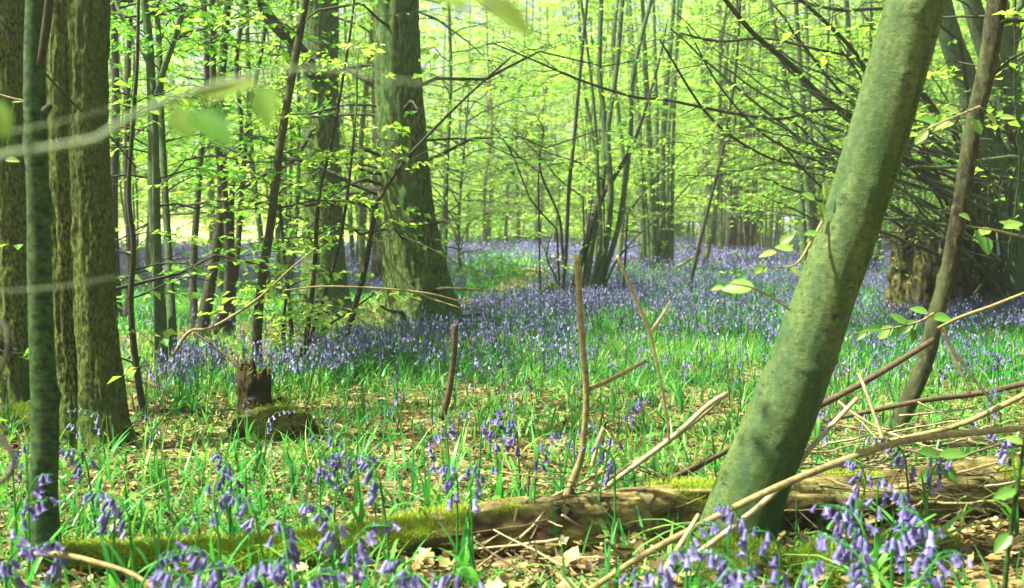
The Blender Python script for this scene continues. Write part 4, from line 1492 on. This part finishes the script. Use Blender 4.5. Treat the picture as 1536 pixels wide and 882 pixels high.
V, Fs = tube(C, rr, 64, log_disp)
Nv = normals(V, Fs[0])
if (Nv[:420 * 64].reshape(420, 64, 3) * (V[:420 * 64].reshape(420, 64, 3) - C[:, None])).sum() < 0:
    Nv = -Nv
pxl = 768 + F * V[:, 0] / V[:, 1]
mo = np.clip((660 - pxl) / 90 + (fbm(V * 9, 90, 3) - .5) * 3, 0, 1) * np.clip(Nv[:, 2] * 2 + .9, 0, 1)
mo = np.maximum(mo, np.clip((fbm(V * 5, 93, 3) - .56) * 9, 0, 1) * np.clip(Nv[:, 2] * 2, 0, .8))
mo = np.clip(mo, 0, .95)
lc = C[180].copy()
lc[2] = hz(lc[0], lc[1])
logo = empty('fallen_log', lc, 'long fallen log across the foreground, mossy at its left end and barkless further right', 'log')
link('log', Geo().add(V - lc, Fs, mo).mesh('log', M['log']), logo)
ms = np.where((mo > .35) & (Nv[:, 2] > -.2))[0]
g = Geo()
fuzz(g, V[ms] - lc, Nv[ms], 42000, .016, .0012, q, .8)
tag(link('moss', g.mesh('moss', M['moss'], False), logo), kind='stuff')
for k in range(80):                                     # loose plates of bark still on the bare part
    i = q.integers(190, 400)
    j = q.integers(0, 64)
    a = i * 64 + j
    if Nv[a][2] < -.1 or Nv[a][1] > .5:
        continue
    TV, TF = curled_leaf(300 + k, 2, 6)
    n_ = Vector(Nv[a])
    o = link('bark_flake', Geo().add(TV * [1, 1.1, .5], TF).mesh('bark_flake', M['tan' if k % 2 else 'brown']), logo, V[a] - lc + Nv[a] * .003, scale=q.uniform(.025, .065))
    o.rotation_euler = n_.to_track_quat('Z', 'X').to_euler()


def blob(c, rad, seed, amp=.3, fr=2.2, nu=64, nv=36, flat=True):
    u = np.linspace(0, 2 * math.pi, nu, endpoint=False)
    v = np.linspace(0.02, math.pi - .02, nv)
    U, W = np.meshgrid(u, v)
    d = np.stack([np.sin(W) * np.cos(U), np.sin(W) * np.sin(U), np.cos(W)], -1).reshape(-1, 3)
    k = 1 + (fbm(d * fr + seed, seed, 4) - .5) * 2 * amp + (fbm(d * fr * 4 + seed, seed + 3, 3) - .5) * amp
    V = d * k[:, None] * np.array(rad) + np.array(c)
    i = np.arange(nv - 1)[:, None] * nu
    j = np.arange(nu)[None]
    j2 = (j + 1) % nu
    Q = np.stack([i + j, i + nu + j, i + nu + j2, i + j2], -1).reshape(-1, 4)
    return V, [Q]


def stump_shell(base, rad, H, seed, amp, top_jag, hollow=0.0, lean=(0, 0), nu=110, nv=90, carve=0.0, flare=.35):
    th = np.linspace(0, 2 * math.pi, nu, endpoint=False)
    t = np.linspace(0, 1, nv)
    TH, Tt = np.meshgrid(th, t)
    tf, hf = TH.ravel(), Tt.ravel()
    jag = H * (1 + top_jag * (fbm(np.stack([np.cos(tf) * 2.2, np.sin(tf) * 2.2, tf * 0], 1), seed, 3) - .5) * 2)
    zz = hf * jag
    r = rad * (1 + flare * np.exp(-zz / (H * .16)) * (.6 + .4 * np.cos(tf * 5 + seed)) - .12 * hf)
    r = r + (fbm(np.stack([np.cos(tf) * 3.2, np.sin(tf) * 3.2, zz * 2.0 / H], 1), seed + 5, 5) - .5) * amp * 2
    if carve:
        cv = fbm(np.stack([np.cos(tf) * 2.6, np.sin(tf) * 2.6, zz * 4.0 / H], 1), seed + 8, 3)
        r = r - carve * np.clip((cv - .5) * 7, 0, 1)
    ridge = 1 - np.abs(2 * fbm(np.stack([np.cos(tf) * 8, np.sin(tf) * 8, zz * 3 / H], 1), seed + 14, 3) - 1)
    r = r + (ridge - .7) * amp * .6
    V = np.stack([base[0] + np.cos(tf) * r + lean[0] * hf, base[1] + np.sin(tf) * r + lean[1] * hf, base[2] - .04 + zz], 1)
    # inner wall going back down
    top = V[(nv - 1) * nu:]
    cen_ = top.mean(0)
    inn = [top * np.array([.8, .8, 1]) + cen_ * np.array([.2, .2, 0]) + np.array([0, 0, -.01 * H])]
    for dz, k in ((.2, .7), (.4, .55), (.42, .05)):
        w = top.copy()
        w[:, :2] = cen_[:2] + (top[:, :2] - cen_[:2]) * k
        w[:, 2] -= dz * H
        inn.append(w)
    V = np.concatenate([V] + inn)
    rows = nv + 4
    i = np.arange(rows - 1)[:, None] * nu
    j = np.arange(nu)[None]
    j2 = (j + 1) % nu
    Q = np.stack([i + j, i + j2, i + nu + j2, i + nu + j], -1).reshape(-1, 4)
    return V, [Q]


def mossy_geo(V, Fs, lo, hi, seed, sl=1.5):
    N_ = normals(V, Fs[0])
    m_ = np.clip((fbm(V * 7, seed, 3) - .5) * 5 + N_[:, 2] * sl + lo, 0, hi)
    return N_, m_


# small mossy stump, left of centre
b0 = P(388, 655, 4.4)
b0[2] = hz(b0[0], b0[1])
root = empty('mossy_stump', b0, 'small broken dark stump with mossy root mass in the left middle ground', 'stump')
V, Fs = stump_shell((P(381, 655, 4.45)[0], 4.45, b0[2]), 0.072, .31, 401, .018, .25, lean=(.01, 0), nu=80, nv=60)
N_, m_ = mossy_geo(V, Fs, -.1, .8, 402)
link('stump', Geo().add(V - b0, Fs, m_).mesh('stump', M['stump']), root)
V2, F2 = stump_shell((P(420, 650, 4.5)[0], 4.5, b0[2]), .03, .17, 405, .012, .3, lean=(-.01, 0), nu=48, nv=40)
N2, m2 = mossy_geo(V2, F2, 0, .8, 406)
link('side_shoot', Geo().add(V2 - b0, F2, m2).mesh('side_shoot', M['stump']), root)
p3 = P(418, 655, 4.38)
V3, F3 = blob((p3[0], 4.38, b0[2] + .01), (.18, .11, .11), 409, .35, 2.5)
N3, m3 = mossy_geo(V3, F3, .1, .85, 410)
link('root_mass', Geo().add(V3 - b0, F3, m3).mesh('root_mass', M['stump']), root)
g = Geo()
for VV, NN, mm, n_ in ((V, N_, m_, 2500), (V2, N2, m2, 1200), (V3, N3 * np.sign((N3 * (V3 - V3.mean(0))).sum()), m3, 4500)):
    s_ = np.where(mm > .3)[0]
    if len(s_):
        fuzz(g, VV[s_] - b0, NN[s_], n_, .014, .0014, q, .4)
tag(link('moss', g.mesh('moss', M['moss'], False), root), kind='stuff')

# rotten stump at the right
b0 = P(1384, 480, 9.2)
b0[2] = hz(b0[0], b0[1])
root = empty('rotten_stump', b0, 'tall hollow rotten stump with pale eaten wood behind the brown pole', 'stump')
V, Fs = stump_shell((b0[0], b0[1], b0[2]), .30, .95, 421, .06, .14, carve=.10, nu=160, nv=130, flare=.12)
N_, m_ = mossy_geo(V, Fs, -.5, .7, 422)
link('stump', Geo().add(V - b0, Fs, m_).mesh('stump', M['rot']), root)
V, Fs = stump_shell((b0[0] + .38, b0[1] + .25, b0[2]), .13, .80, 425, .03, .2, nu=80, nv=60)
N_, m_ = mossy_geo(V, Fs, .1, .8, 426)
link('side_shoot', Geo().add(V - b0, Fs, m_).mesh('side_shoot', M['stump']), root)
# mossy foot of the central stool and other low heaps
for (px, py, D, rad, name, lab, cat, mk) in (
        (828, 452, 11.2, (.16, .14, .20), 'mossy_stump', 'dark mossy cut stump at the foot of the central bare stool', 'stump', 'stump'),
        (880, 462, 11.7, (.26, .2, .12), 'root_mound', 'low dark root mound under the central bare stool', 'mound', 'stump'),
        (1110, 832, 2.66, (.16, .12, .085), 'moss_cushion', 'dark green moss cushion wrapped on the leaning trunk foot', 'moss', 'moss'),
        (1246, 842, 2.62, (.11, .10, .08), 'moss_cushion', 'bright green moss cushion right of the leaning trunk foot', 'moss', 'moss'),
        (30, 640, 4.5, (.20, .16, .09), 'moss_cushion', 'moss mound between the left rough trunk and the sapling', 'moss', 'moss'),
        (14, 598, 5.4, (.35, .2, .09), 'moss_cushion', 'flatter moss mound at the left edge behind the rough trunk', 'moss', 'moss'),
        (1384, 800, 2.9, (.1, .08, .04), 'moss_cushion', 'small moss cushion under the dark brushwood at the right', 'moss', 'moss')):
    b0 = P(px, py, D)
    b0[2] = hz(b0[0], b0[1])
    V, Fs = blob((b0[0], b0[1], b0[2]), rad, int(px), .25, 2.4, 56, 30)
    N_ = normals(V, Fs[0])
    N_ *= np.sign((N_ * (V - V.mean(0))).sum())
    root = empty(name, b0, lab, cat)
    mm = np.full(len(V), .8 if mk == 'moss' else .45)
    link('mound', Geo().add(V - b0, Fs, mm).mesh('mound', M['stump']), root)
    g = Geo()
    s_ = np.where(N_[:, 2] > -.2)[0]
    fuzz(g, V[s_] - b0, N_[s_], 7000 if mk == 'moss' else 2500, .016 if D < 6 else .03, .0014 if D < 6 else .004, q, .22 if px == 1110 else .5)
    tag(link('moss', g.mesh('moss', M['moss'], False), root), kind='stuff')

# ------------------------------------------------------------------ sticks and fallen branches


def stick(name, label, pts, w, D0, D1, m_, cat='stick', group=None, n=26, rough=.0012, parent_segs=9, subs=()):
    C = pix_curve(pts, D0, D1, n)
    Dm = np.linspace(D0, D1, n)
    rr = np.interp(np.linspace(0, 1, n), np.linspace(0, 1, len(w)), w) / 2 / F * Dm
    lo = height(C[:, 0], C[:, 1]) + rr * .4
    C[:, 2] = np.maximum(C[:, 2], lo)
    b0 = C[0].copy()
    g = Geo().add(*tube(C - b0, rr, parent_segs, rough_disp(rough, 10, 14, int(pts[0][0]))))
    if not subs:
        o = link(name, g.mesh(name, m_), loc=b0)
        return tag(o, label, cat, group)
    root = empty(name, b0, label, cat, group)
    link('shaft', g.mesh('shaft', m_), root)
    for sp, sw, sm in subs:
        Cs = pix_curve(sp, D0 * .5 + D1 * .5, D0 * .4 + D1 * .6, 14)
        rs = np.interp(np.linspace(0, 1, 14), np.linspace(0, 1, len(sw)), sw) / 2 / F * D1
        link('side_branch', Geo().add(*tube(Cs - b0, rs, 8, rough_disp(rough, 10, 14, 3))).mesh('side_branch', sm), root)
    return root


SS = 'stick'
stick('forked_stick', 'upright forked stick rising from the middle of the log, ochre at its snapped top', [(842, 772), (858, 725), (872, 685), (877, 640), (880, 590), (876, 540), (870, 460), (866, 382)], [18, 13, 10, 9, 10, 10, 9, 10], 2.95, 2.85, M['tan'],
      n=60, subs=[([(882, 584), (910, 572), (970, 541)], [7, 7, 6], M['tan'])])
stick('snapped_stick', 'short dark snapped stick standing in the litter left of the forked one', [(658, 640), (672, 595), (680, 540), (683, 486)], [12, 10, 9, 10], 4.65, 4.6, M['brown'], n=40)
stick('pale_stick', 'pale blurred thin upright stick with a broken side prong, right of the forked one', [(1004, 660), (998, 610), (988, 560), (975, 500), (950, 440), (926, 384)], [4, 4, 4, 5, 5, 5], 2.3, 2.15, M['pale'], n=40, subs=[([(974, 500), (990, 478), (1006, 452)], [4, 4, 4], M['pale'])])
stick('leaning_stick', 'straight brown stick propped against the brown pole and passing behind the leaning trunk', [(955, 742), (1030, 706), (1095, 674), (1230, 608), (1310, 565), (1400, 510)], [6, 8, 9, 10, 10, 9], 3.15, 4.0, M['brown'])
stick('long_stick', 'long ochre stick crossing in front of the leaning trunk foot, reaching the right edge', [(880, 888), (960, 836), (1045, 790), (1150, 738), (1235, 702), (1330, 668), (1400, 655), (1560, 640)], [9, 10, 10, 11, 11, 11, 10, 9], 2.35, 2.9, M['tan'])
stick('long_stick', 'straight pale stick rising steeply across the leaning trunk foot', [(1030, 842), (1100, 790), (1162, 738), (1220, 668), (1285, 598)], [9, 9, 9, 8, 7], 2.4, 2.95, M['pale'])
stick('pale_stick', 'short pale stick lying left of the leaning trunk foot at the bottom edge', [(976, 890), (1000, 850), (1048, 772)], [9, 8, 6], 2.3, 2.5, M['pale'])
stick('dry_stick', 'pale dry stick, upper one of the pair fanning out right from the log middle', [(850, 775), (930, 715), (1010, 655), (1060, 610), (1088, 592)], [6, 8, 8, 8, 9], 3.0, 3.7, M['pale'])
stick('dry_stick', 'ochre dry stick, lower one of the pair fanning out from the log middle', [(872, 742), (950, 695), (1020, 650), (1080, 600)], [7, 7, 6, 6], 3.05, 3.8, M['tan'])
stick('dry_stick', 'brown stick lying flat on top of the log left of the leaning trunk', [(850, 762), (930, 746), (1000, 738), (1075, 737)], [6, 7, 8, 7], 2.95, 2.95, M['tan'])
stick('dry_stick', 'dark brown stick lying just behind the log left of the leaning trunk', [(965, 734), (1030, 708), (1100, 670)], [9, 9, 7], 3.2, 3.5, M['brown'])
stick('dry_stick', 'pale twig bent over the front of the log down to the bottom edge', [(655, 890), (690, 830), (725, 798), (780, 768), (850, 735), (920, 700)], [7, 6, 6, 5, 5, 4], 2.6, 3.1, M['tan'])
stick('dry_stick', 'stout grey stick slanting down from the forked stick foot over the log front', [(770, 858), (800, 818), (840, 782), (880, 740), (905, 700)], [10, 10, 9, 8, 5], 2.72, 3.1, M['tan'])
stick('dry_stick', 'short bleached upright stick behind the log right of the forked stick', [(888, 700), (896, 668), (905, 642)], [7, 7, 6], 3.3, 3.3, M['pale'])
stick('dry_stick', 'thin reddish brown upright twig standing on the log', [(790, 775), (792, 740), (794, 704)], [4, 4, 3], 2.9, 2.9, M['brown'])
stick('dry_stick', 'short pale twig standing against the log front', [(758, 830), (768, 795), (776, 762)], [5, 5, 4], 2.8, 2.82, M['pale'])
stick('dry_stick', 'pale curved twig at the lower left in front of the sapling foot', [(30, 832), (90, 832), (150, 845), (200, 862), (240, 890)], [8, 8, 8, 7, 6], 2.1, 2.0, M['tan'])
stick('long_stick', 'brown fallen branch from the right edge towards the brown pole, upper one', [(1560, 570), (1470, 590), (1390, 600), (1300, 618), (1236, 632)], [9, 9, 8, 7, 6], 4.2, 4.0, M['brown'])
stick('long_stick', 'ochre fallen branch from the right edge, just below the brown one', [(1560, 580), (1500, 610), (1430, 640), (1330, 662)], [9, 9, 8, 6], 3.6, 3.7, M['tan'])
stick('dry_stick', 'pale upright stick crossing the brushwood, left of two', [(1334, 690), (1318, 640), (1300, 590), (1288, 560)], [6, 6, 5, 4], 3.4, 3.5, M['pale'])
stick('dry_stick', 'pale slanting stick beside the foot of the brown pole', [(1330, 650), (1280, 620), (1258, 602)], [4, 4, 3], 3.5, 3.6, M['pale'])
stick('long_twig', 'long pale twig slanting up to the right edge beyond the brown pole', [(1408, 492), (1440, 476), (1490, 458), (1560, 430)], [5, 5, 5, 4], 4.0, 3.6, M['tan'])
stick('long_twig', 'bleached forked twig hanging from the brown pole to the ground', [(1412, 488), (1428, 530), (1446, 568), (1455, 590)], [7, 6, 4, 3], 4.0, 4.0, M['pale'])
stick('long_twig', 'dark twig bending down right of the brown pole', [(1414, 500), (1440, 540), (1470, 580), (1502, 622)], [5, 5, 4, 3], 3.9, 3.7, M['darkpole'])
stick('long_twig', 'curved dry twig arching in front of the slender saplings, left middle', [(238, 576), (262, 530), (285, 497), (318, 491), (382, 452), (435, 404), (474, 372)], [6, 5, 5, 4, 4, 3, 2], 5.4, 5.2, M['tan'])
stick('long_twig', 'thin brown stick leaning left towards the mossy stump', [(372, 566), (335, 530), (290, 498)], [5, 4, 3], 5.2, 5.3, M['brown'])
stick('long_twig', 'thin pale twig crossing low in front of the largest trunk', [(425, 436), (480, 430), (560, 432), (640, 440), (690, 452)], [2, 3, 3, 3, 2], 5.5, 5.7, M['tan'])
stick('long_twig', 'pale arching twig hanging across the face of the largest trunk', [(560, 355), (590, 400), (630, 440), (690, 462)], [3, 3, 3, 2], 6.2, 6.2, M['tan'])
stick('long_twig', 'dark straight bare twig slanting down across the twin trunk', [(0, 30), (50, 90), (105, 150), (160, 200), (205, 252)], [3, 3, 3, 3, 2], 3.2, 3.6, M['darkpole'])
stick('fallen_branch', 'pale fallen branch beside the path, beyond the largest trunk', [(765, 412), (790, 404), (812, 408), (830, 402)], [3, 5, 6, 3], 18.0, 17.8, M['tan'])
stick('fallen_branch', 'crooked fallen branch in the bluebells right of the pole stool', [(1000, 408), (1030, 392), (1050, 378), (1040, 372)], [4, 5, 4, 3], 18, 17.8, M['tan'])
stick('fallen_branch', 'dark fallen branch at the twin trunk foot, bent to the right', [(190, 570), (225, 575), (250, 592), (275, 610)], [5, 6, 5, 4], 5.3, 5.0, M['brown'])
stick('left_twig', 'blurred black hooked twig at the left edge, upper one', [(-30, 470), (0, 484), (12, 502), (8, 540), (-10, 580)], [9, 9, 8, 7, 6], 1.25, 1.2, M['darkpole'], cat='twig')
stick('left_twig', 'blurred black hooked twig at the left edge, lower one', [(-30, 640), (4, 660), (20, 690), (12, 715), (-20, 740)], [11, 10, 9, 8, 8], 1.25, 1.2, M['darkpole'], cat='twig')

# brushwood heap at the right: individual thin sticks lying across each other
q = np.random.default_rng(71)
for k in range(120):
    D0 = q.uniform(3.0, 4.1)
    x0 = q.uniform(1215, 1560)
    L_ = q.uniform(60, 240)
    an = q.normal(-.12, .30) + (q.random() < .12) * q.uniform(-1, 1)
    zc = q.uniform(.0, .15) * np.clip((x0 - 1200) / 150, .2, 1)
    py0 = 441 + 0
    gpt = np.array([(x0 - 768) / F * D0, D0, hz((x0 - 768) / F * D0, D0) + .01 + zc])
    yaw = q.normal(.15, .55)
    ll = L_ / F * D0
    t = np.linspace(-.5, .5, 12)
    Cc = gpt + np.stack([np.cos(yaw) * ll * t, np.sin(yaw) * ll * t, -an * ll * t * .6 + q.normal(0, .004, 12).cumsum()], 1)
    Cc[:, 2] = np.maximum(Cc[:, 2], height(Cc[:, 0], Cc[:, 1]) + .006)
    mm = ('tan', 'brown', 'pale', 'tan', 'brown', 'rod')[q.integers(6)]
    r0 = q.uniform(.0018, .0065)
    cname = {'tan': 'ochre', 'brown': 'dark brown', 'pale': 'bleached', 'rod': 'grey-brown'}[mm]
    tag(link('brushwood_stick', Geo().add(*tube(Cc - gpt, np.linspace(r0, r0 * .6, 12), 6)).mesh('brushwood_stick', M[mm]), loc=gpt),
        f"thin {cname} stick in the brushwood heap behind the log's right part", 'stick', f'{cname} sticks of the brushwood heap')
for k in range(70):
    D0 = q.uniform(2.85, 3.25)
    x0 = q.uniform(1190, 1560) if k % 3 else q.uniform(760, 1080)
    gpt = np.array([(x0 - 768) / F * D0, D0, hz((x0 - 768) / F * D0, D0) + q.uniform(.07, .20)])
    yaw, ll, t = q.normal(0, .8), q.uniform(.12, .5), np.linspace(-.5, .5, 10)
    el = q.normal(0, .35)
    Cc = gpt + np.stack([np.cos(yaw) * ll * t, np.sin(yaw) * ll * t, el * ll * t + q.normal(0, .003, 10).cumsum()], 1)
    Cc[:, 2] = np.maximum(Cc[:, 2], height(Cc[:, 0], Cc[:, 1]) + .006)
    mm = ('tan', 'brown', 'brown', 'rod')[q.integers(4)]
    cname = {'tan': 'ochre', 'brown': 'dark brown', 'rod': 'grey-brown'}[mm]
    r0 = q.uniform(.001, .003)
    wh = 'right of the leaning trunk' if k % 3 else 'left of the leaning trunk'
    tag(link('fine_twig', Geo().add(*tube(Cc - gpt, np.linspace(r0, r0 * .4, 10), 5)).mesh('fine_twig', M[mm]), loc=gpt), f'fine {cname} twig lying over the log {wh}', 'twig', f'fine {cname} twigs over the log {wh}')
for k in range(40):
    D0 = q.uniform(2.45, 2.95)
    x0 = q.uniform(720, 900) if k % 2 else q.uniform(560, 1500)
    gpt = np.array([(x0 - 768) / F * D0, D0, hz((x0 - 768) / F * D0, D0) + q.uniform(.02, .05 if k % 2 == 0 else .12)])
    yaw = q.uniform(0, 3.14)
    ll = q.uniform(.08, .28)
    t = np.linspace(-.5, .5, 8)
    el = q.normal(0, .35)
    Cc = gpt + np.stack([np.cos(yaw) * ll * t, np.sin(yaw) * ll * t, el * ll * t + q.normal(0, .002, 8).cumsum()], 1)
    Cc[:, 2] = np.maximum(Cc[:, 2], height(Cc[:, 0], Cc[:, 1]) + .008)
    mm = ('tan', 'pale', 'brown')[q.integers(3)]
    cname = {'tan': 'ochre', 'brown': 'dark brown', 'pale': 'bleached'}[mm]
    r0 = q.uniform(.0018, .005)
    tag(link('twig', Geo().add(*tube(Cc - gpt, np.linspace(r0, r0 * .5, 8), 6)).mesh('twig', M[mm]), loc=gpt), f'short {cname} twig lying on the litter in front of the log', 'twig', f'short {cname} twigs in front of the log')


# ------------------------------------------------------------------ near sprays with single leaves
def real_leaf(nn=9, wd=.30):
    t = np.linspace(0, 1, nn)
    w = wd * np.sin(np.pi * t ** .85) ** .8
    w[0] = .01
    w[-1] = .005
    w = w * (1 + .06 * np.where(np.arange(nn) % 2, 1, -1))
    zc = -.18 * t ** 2
    V = np.concatenate([np.stack([t, w, zc + w * .35], 1), np.stack([t, w * .5, zc + w * .10], 1), np.stack([t, 0 * t, zc], 1), np.stack([t, -w * .5, zc + w * .10], 1), np.stack([t, -w, zc + w * .35], 1)])
    i = np.arange(nn - 1)
    return V, [np.concatenate([np.stack([i + a * nn, i + 1 + a * nn, i + 1 + (a + 1) * nn, i + (a + 1) * nn], 1) for a in range(4)])]


M['fresh'] = leafmat('fresh_leaf', [(0.0, (0.06, 0.19, 0.03)), (0.5, (0.13, 0.29, 0.05)), (1.0, (0.27, 0.40, 0.09))], 0.5, rough=.35)
RL = [Geo().add(*real_leaf(9, w_), t_).mesh('leaf', M['fresh']) for t_, w_ in ((.15, .32), (.4, .26), (.6, .34), (.8, .30), (.95, .24))]


def spray(name, label, pts, w, D0, D1, lv, m_='tan', cat='twig', lsz=.05):
    """a twig with single leaves lv = (px, py, size in px, direction in degrees on the picture, mesh)"""
    C = pix_curve(pts, D0, D1, 40)
    rr = np.interp(np.linspace(0, 1, 40), np.linspace(0, 1, len(w)), w) / 2 / F * np.linspace(D0, D1, 40)
    b0 = C[0].copy()
    root = empty(name, b0, label, cat)
    link('twig', Geo().add(*tube(C - b0, rr, 8)).mesh('twig', M[m_]), root)
    pj = np.stack([768 + F * C[:, 0] / C[:, 1], np.arange(40)], 1)
    for k, (px, py, sz, an, me) in enumerate(lv):
        i = int(np.argmin([(768 + F * c[0] / c[1] - px) ** 2 + ((441 - F * np.tan(np.arctan2(c[2] - CAM_H, c[1]) + PITCH)) - py) ** 2 for c in C]))
        Dl = C[i][1]
        p = P(px, py, Dl)
        a = R(an)
        x_ = Vector((math.cos(a), random.uniform(-.5, .3), math.sin(a))).normalized()
        up = Vector((random.uniform(-.3, .3), -.75, .75))
        y_ = up.cross(x_).normalized()
        z_ = x_.cross(y_)
        sz *= .8 if Dl > 1 else 1
        o = link('leaf', RL[me % 5], root, Vector(p - b0), scale=sz / F * Dl)
        o.rotation_euler = Matrix((x_, y_, z_)).transposed().to_euler()
        d = np.linalg.norm(p - C[i])
        if d > .004:
            link('leaf_stalk', Geo().add(*tube(catmull([C[i] - b0, (C[i] + p) / 2 - b0 + [0, 0, .003], p - b0], 5), .0008, 5)).mesh('leaf_stalk', M['fresh']), root)
    return root


spray('leafy_branch', 'out-of-focus pale branch sweeping across the upper left, close to the camera', [(-420, 640), (-260, 380), (-120, 275), (0, 234), (70, 222), (140, 210), (165, 196), (212, 166), (232, 160), (300, 133), (330, 128), (400, 108), (500, 104), (600, 122), (690, 126)], [18, 16, 14, 10, 9, 11, 12, 9, 12, 9, 10, 7, 6, 4, 2], .62, .66,
      [(300, 150, 90, 25, 4), (395, 128, 62, -82, 2), (290, 165, 85, -38, 0), (262, 160, 60, -60, 3), (-10, 150, 60, -70, 2)], 'lichen', 'branch')
spray('leafy_branch', 'out-of-focus leaf pair hanging into the top centre edge', [(560, -160), (640, -60), (700, -8), (760, 8)], [8, 6, 4, 3], .55, .55, [(735, 4, 95, 170, 4), (715, 0, 100, -25, 3), (640, -10, 70, -20, 4)], 'pale', 'branch')
spray('leafy_branch', 'faint blurred twig crossing the twin trunk below the pale branch', [(-200, 520), (-60, 450), (0, 438), (90, 430), (180, 414)], [3, 3, 2, 2, 1], .8, .8, [], 'lichen', 'branch')
spray('leafy_branch', 'thin blurred twig above the pale branch at the left edge', [(-200, 260), (-60, 215), (30, 195), (110, 178), (180, 158)], [3, 3, 3, 2, 1], .75, .75, [], 'lichen', 'branch')
spray('leafy_twig', 'leafy twig with yellow-green leaves left of the leaning trunk middle', [(1235, 330), (1215, 365), (1195, 395), (1165, 402), (1130, 398)], [5, 4, 3, 2, 2], 2.7, 2.5,
      [(1236, 272, 34, -80, 4), (1228, 305, 30, -60, 3), (1222, 300, 28, 150, 2), (1190, 375, 34, 165, 3), (1165, 378, 34, 190, 4), (1170, 366, 30, 40, 2), (1150, 400, 28, 200, 2), (1185, 400, 26, -40, 4), (1206, 352, 30, 10, 1)])
spray('leafy_twig', 'thin twig ending in one big pale leaf over the bluebells left of the leaning trunk', [(1185, 465), (1160, 448), (1130, 432), (1100, 426)], [4, 3, 3, 2], 2.5, 2.4, [(1132, 432, 62, 178, 3), (1085, 430, 24, 190, 4)])
spray('leafy_twig', 'horizontal leafy spray in front of the rotten stump foot', [(1400, 470), (1380, 482), (1350, 490), (1310, 496), (1282, 500)], [4, 4, 3, 2, 2], 3.6, 3.4,
      [(1392, 470, 34, 160, 1), (1375, 482, 36, 215, 2), (1358, 486, 34, 140, 1), (1340, 490, 36, 220, 2), (1322, 495, 34, 170, 0), (1305, 496, 30, 210, 1), (1400, 478, 36, 5, 2), (1366, 492, 32, -70, 0)])
spray('leafy_twig', 'bright leafy spray at the right edge above the rotten stump', [(1560, 360), (1520, 352), (1490, 345), (1455, 340)], [5, 4, 3, 2], 3.2, 3.0,
      [(1530, 345, 40, 150, 4), (1505, 342, 36, 20, 3), (1488, 345, 36, 190, 4), (1462, 345, 30, -70, 1), (1475, 355, 36, -80, 0), (1455, 330, 26, 150, 2)])
spray('leafy_twig', 'yellow-green leaf spray hanging between leaning trunk and brown pole', [(1470, 160), (1440, 172), (1410, 185), (1378, 200)], [4, 3, 3, 2], 3.6, 3.4,
      [(1440, 172, 34, 150, 3), (1425, 178, 34, 215, 4), (1405, 185, 34, 160, 2), (1392, 195, 34, 225, 3), (1378, 202, 30, 180, 4), (1455, 180, 34, -50, 2), (1478, 172, 36, -30, 3), (1500, 178, 34, 10, 4)])
spray('leafy_twig', 'small leafy twig crossing the far left rough trunk high up', [(-20, 135), (10, 145), (40, 152)], [3, 3, 2], 3.4, 3.4, [(18, 153, 24, 10, 4), (8, 240, 26, 0, 3)])
# plants with stalk and lance leaves in the lower right corner
spray('leafy_plant', 'green plant with upright stalk and narrow leaves in the lower right corner', [(1506, 900), (1512, 830), (1522, 760), (1532, 690), (1540, 640)], [9, 8, 7, 6, 5], 1.9, 1.85,
      [(1524, 735, 46, 195, 1), (1516, 800, 50, 220, 1), (1530, 700, 40, 20, 1), (1536, 665, 36, 160, 4)], 'sapling', 'plant')
spray('leafy_plant', 'low broad green leaves among sticks below the brown pole', [(1408, 735), (1410, 710), (1404, 682)], [5, 4, 3], 2.9, 2.9, [(1408, 684, 46, 160, 0), (1408, 684, 52, 10, 1), (1410, 700, 44, -40, 0), (1405, 705, 44, 200, 1)], 'sapling', 'plant')


# ------------------------------------------------------------------ the hazy air of the wood
hzm, nt, b = mat('haze_air')
nt.nodes.remove(b)
pv = nd(nt, 'ShaderNodeVolumePrincipled', Density=0.0024, Anisotropy=0.3)
pv.inputs['Color'].default_value = (0.93, 1.0, 0.82, 1)
nt.links.new(pv.outputs[0], nt.nodes['Material Output'].inputs['Volume'])
hv = np.array([[x_, y_, z_] for x_ in (-190, 190) for y_ in (-20, 290) for z_ in (-1.5, 26)], float)
hf = np.array([[0, 1, 3, 2], [4, 6, 7, 5], [0, 4, 5, 1], [2, 3, 7, 6], [0, 2, 6, 4], [1, 5, 7, 3]])
tag(link('haze', Geo().add(hv, hf).mesh('haze', hzm, False)), kind='stuff')


# ------------------------------------------------------------------ labels that still coincide: tell them apart by their order from left to right
SC.view_layers[0].update()
same = {}
for o in COL.objects:
    if o.parent is None and o.get('label') and o.get('category'):
        same.setdefault(o['label'], []).append(o)
ORD = ['leftmost', 'second from left', 'third from left', 'fourth from left', 'fifth from left', 'sixth from left', 'seventh from left', 'eighth from left', 'ninth from left', 'tenth from left']
NUM = ['two', 'three', 'four', 'five', 'six', 'seven', 'eight', 'nine', 'ten', 'eleven']
for lab, obs in same.items():
    n = len(obs)
    if 2 <= n <= 11:
        obs.sort(key=lambda o: o.location.x / max(.5, o.location.y))
        for i, o in enumerate(obs):
            w_ = 'rightmost' if i == n - 1 else ORD[i]
            new = f'{lab}, {w_} of {NUM[n - 2]}'
            if len(new.split()) <= 16:
                o['label'] = new
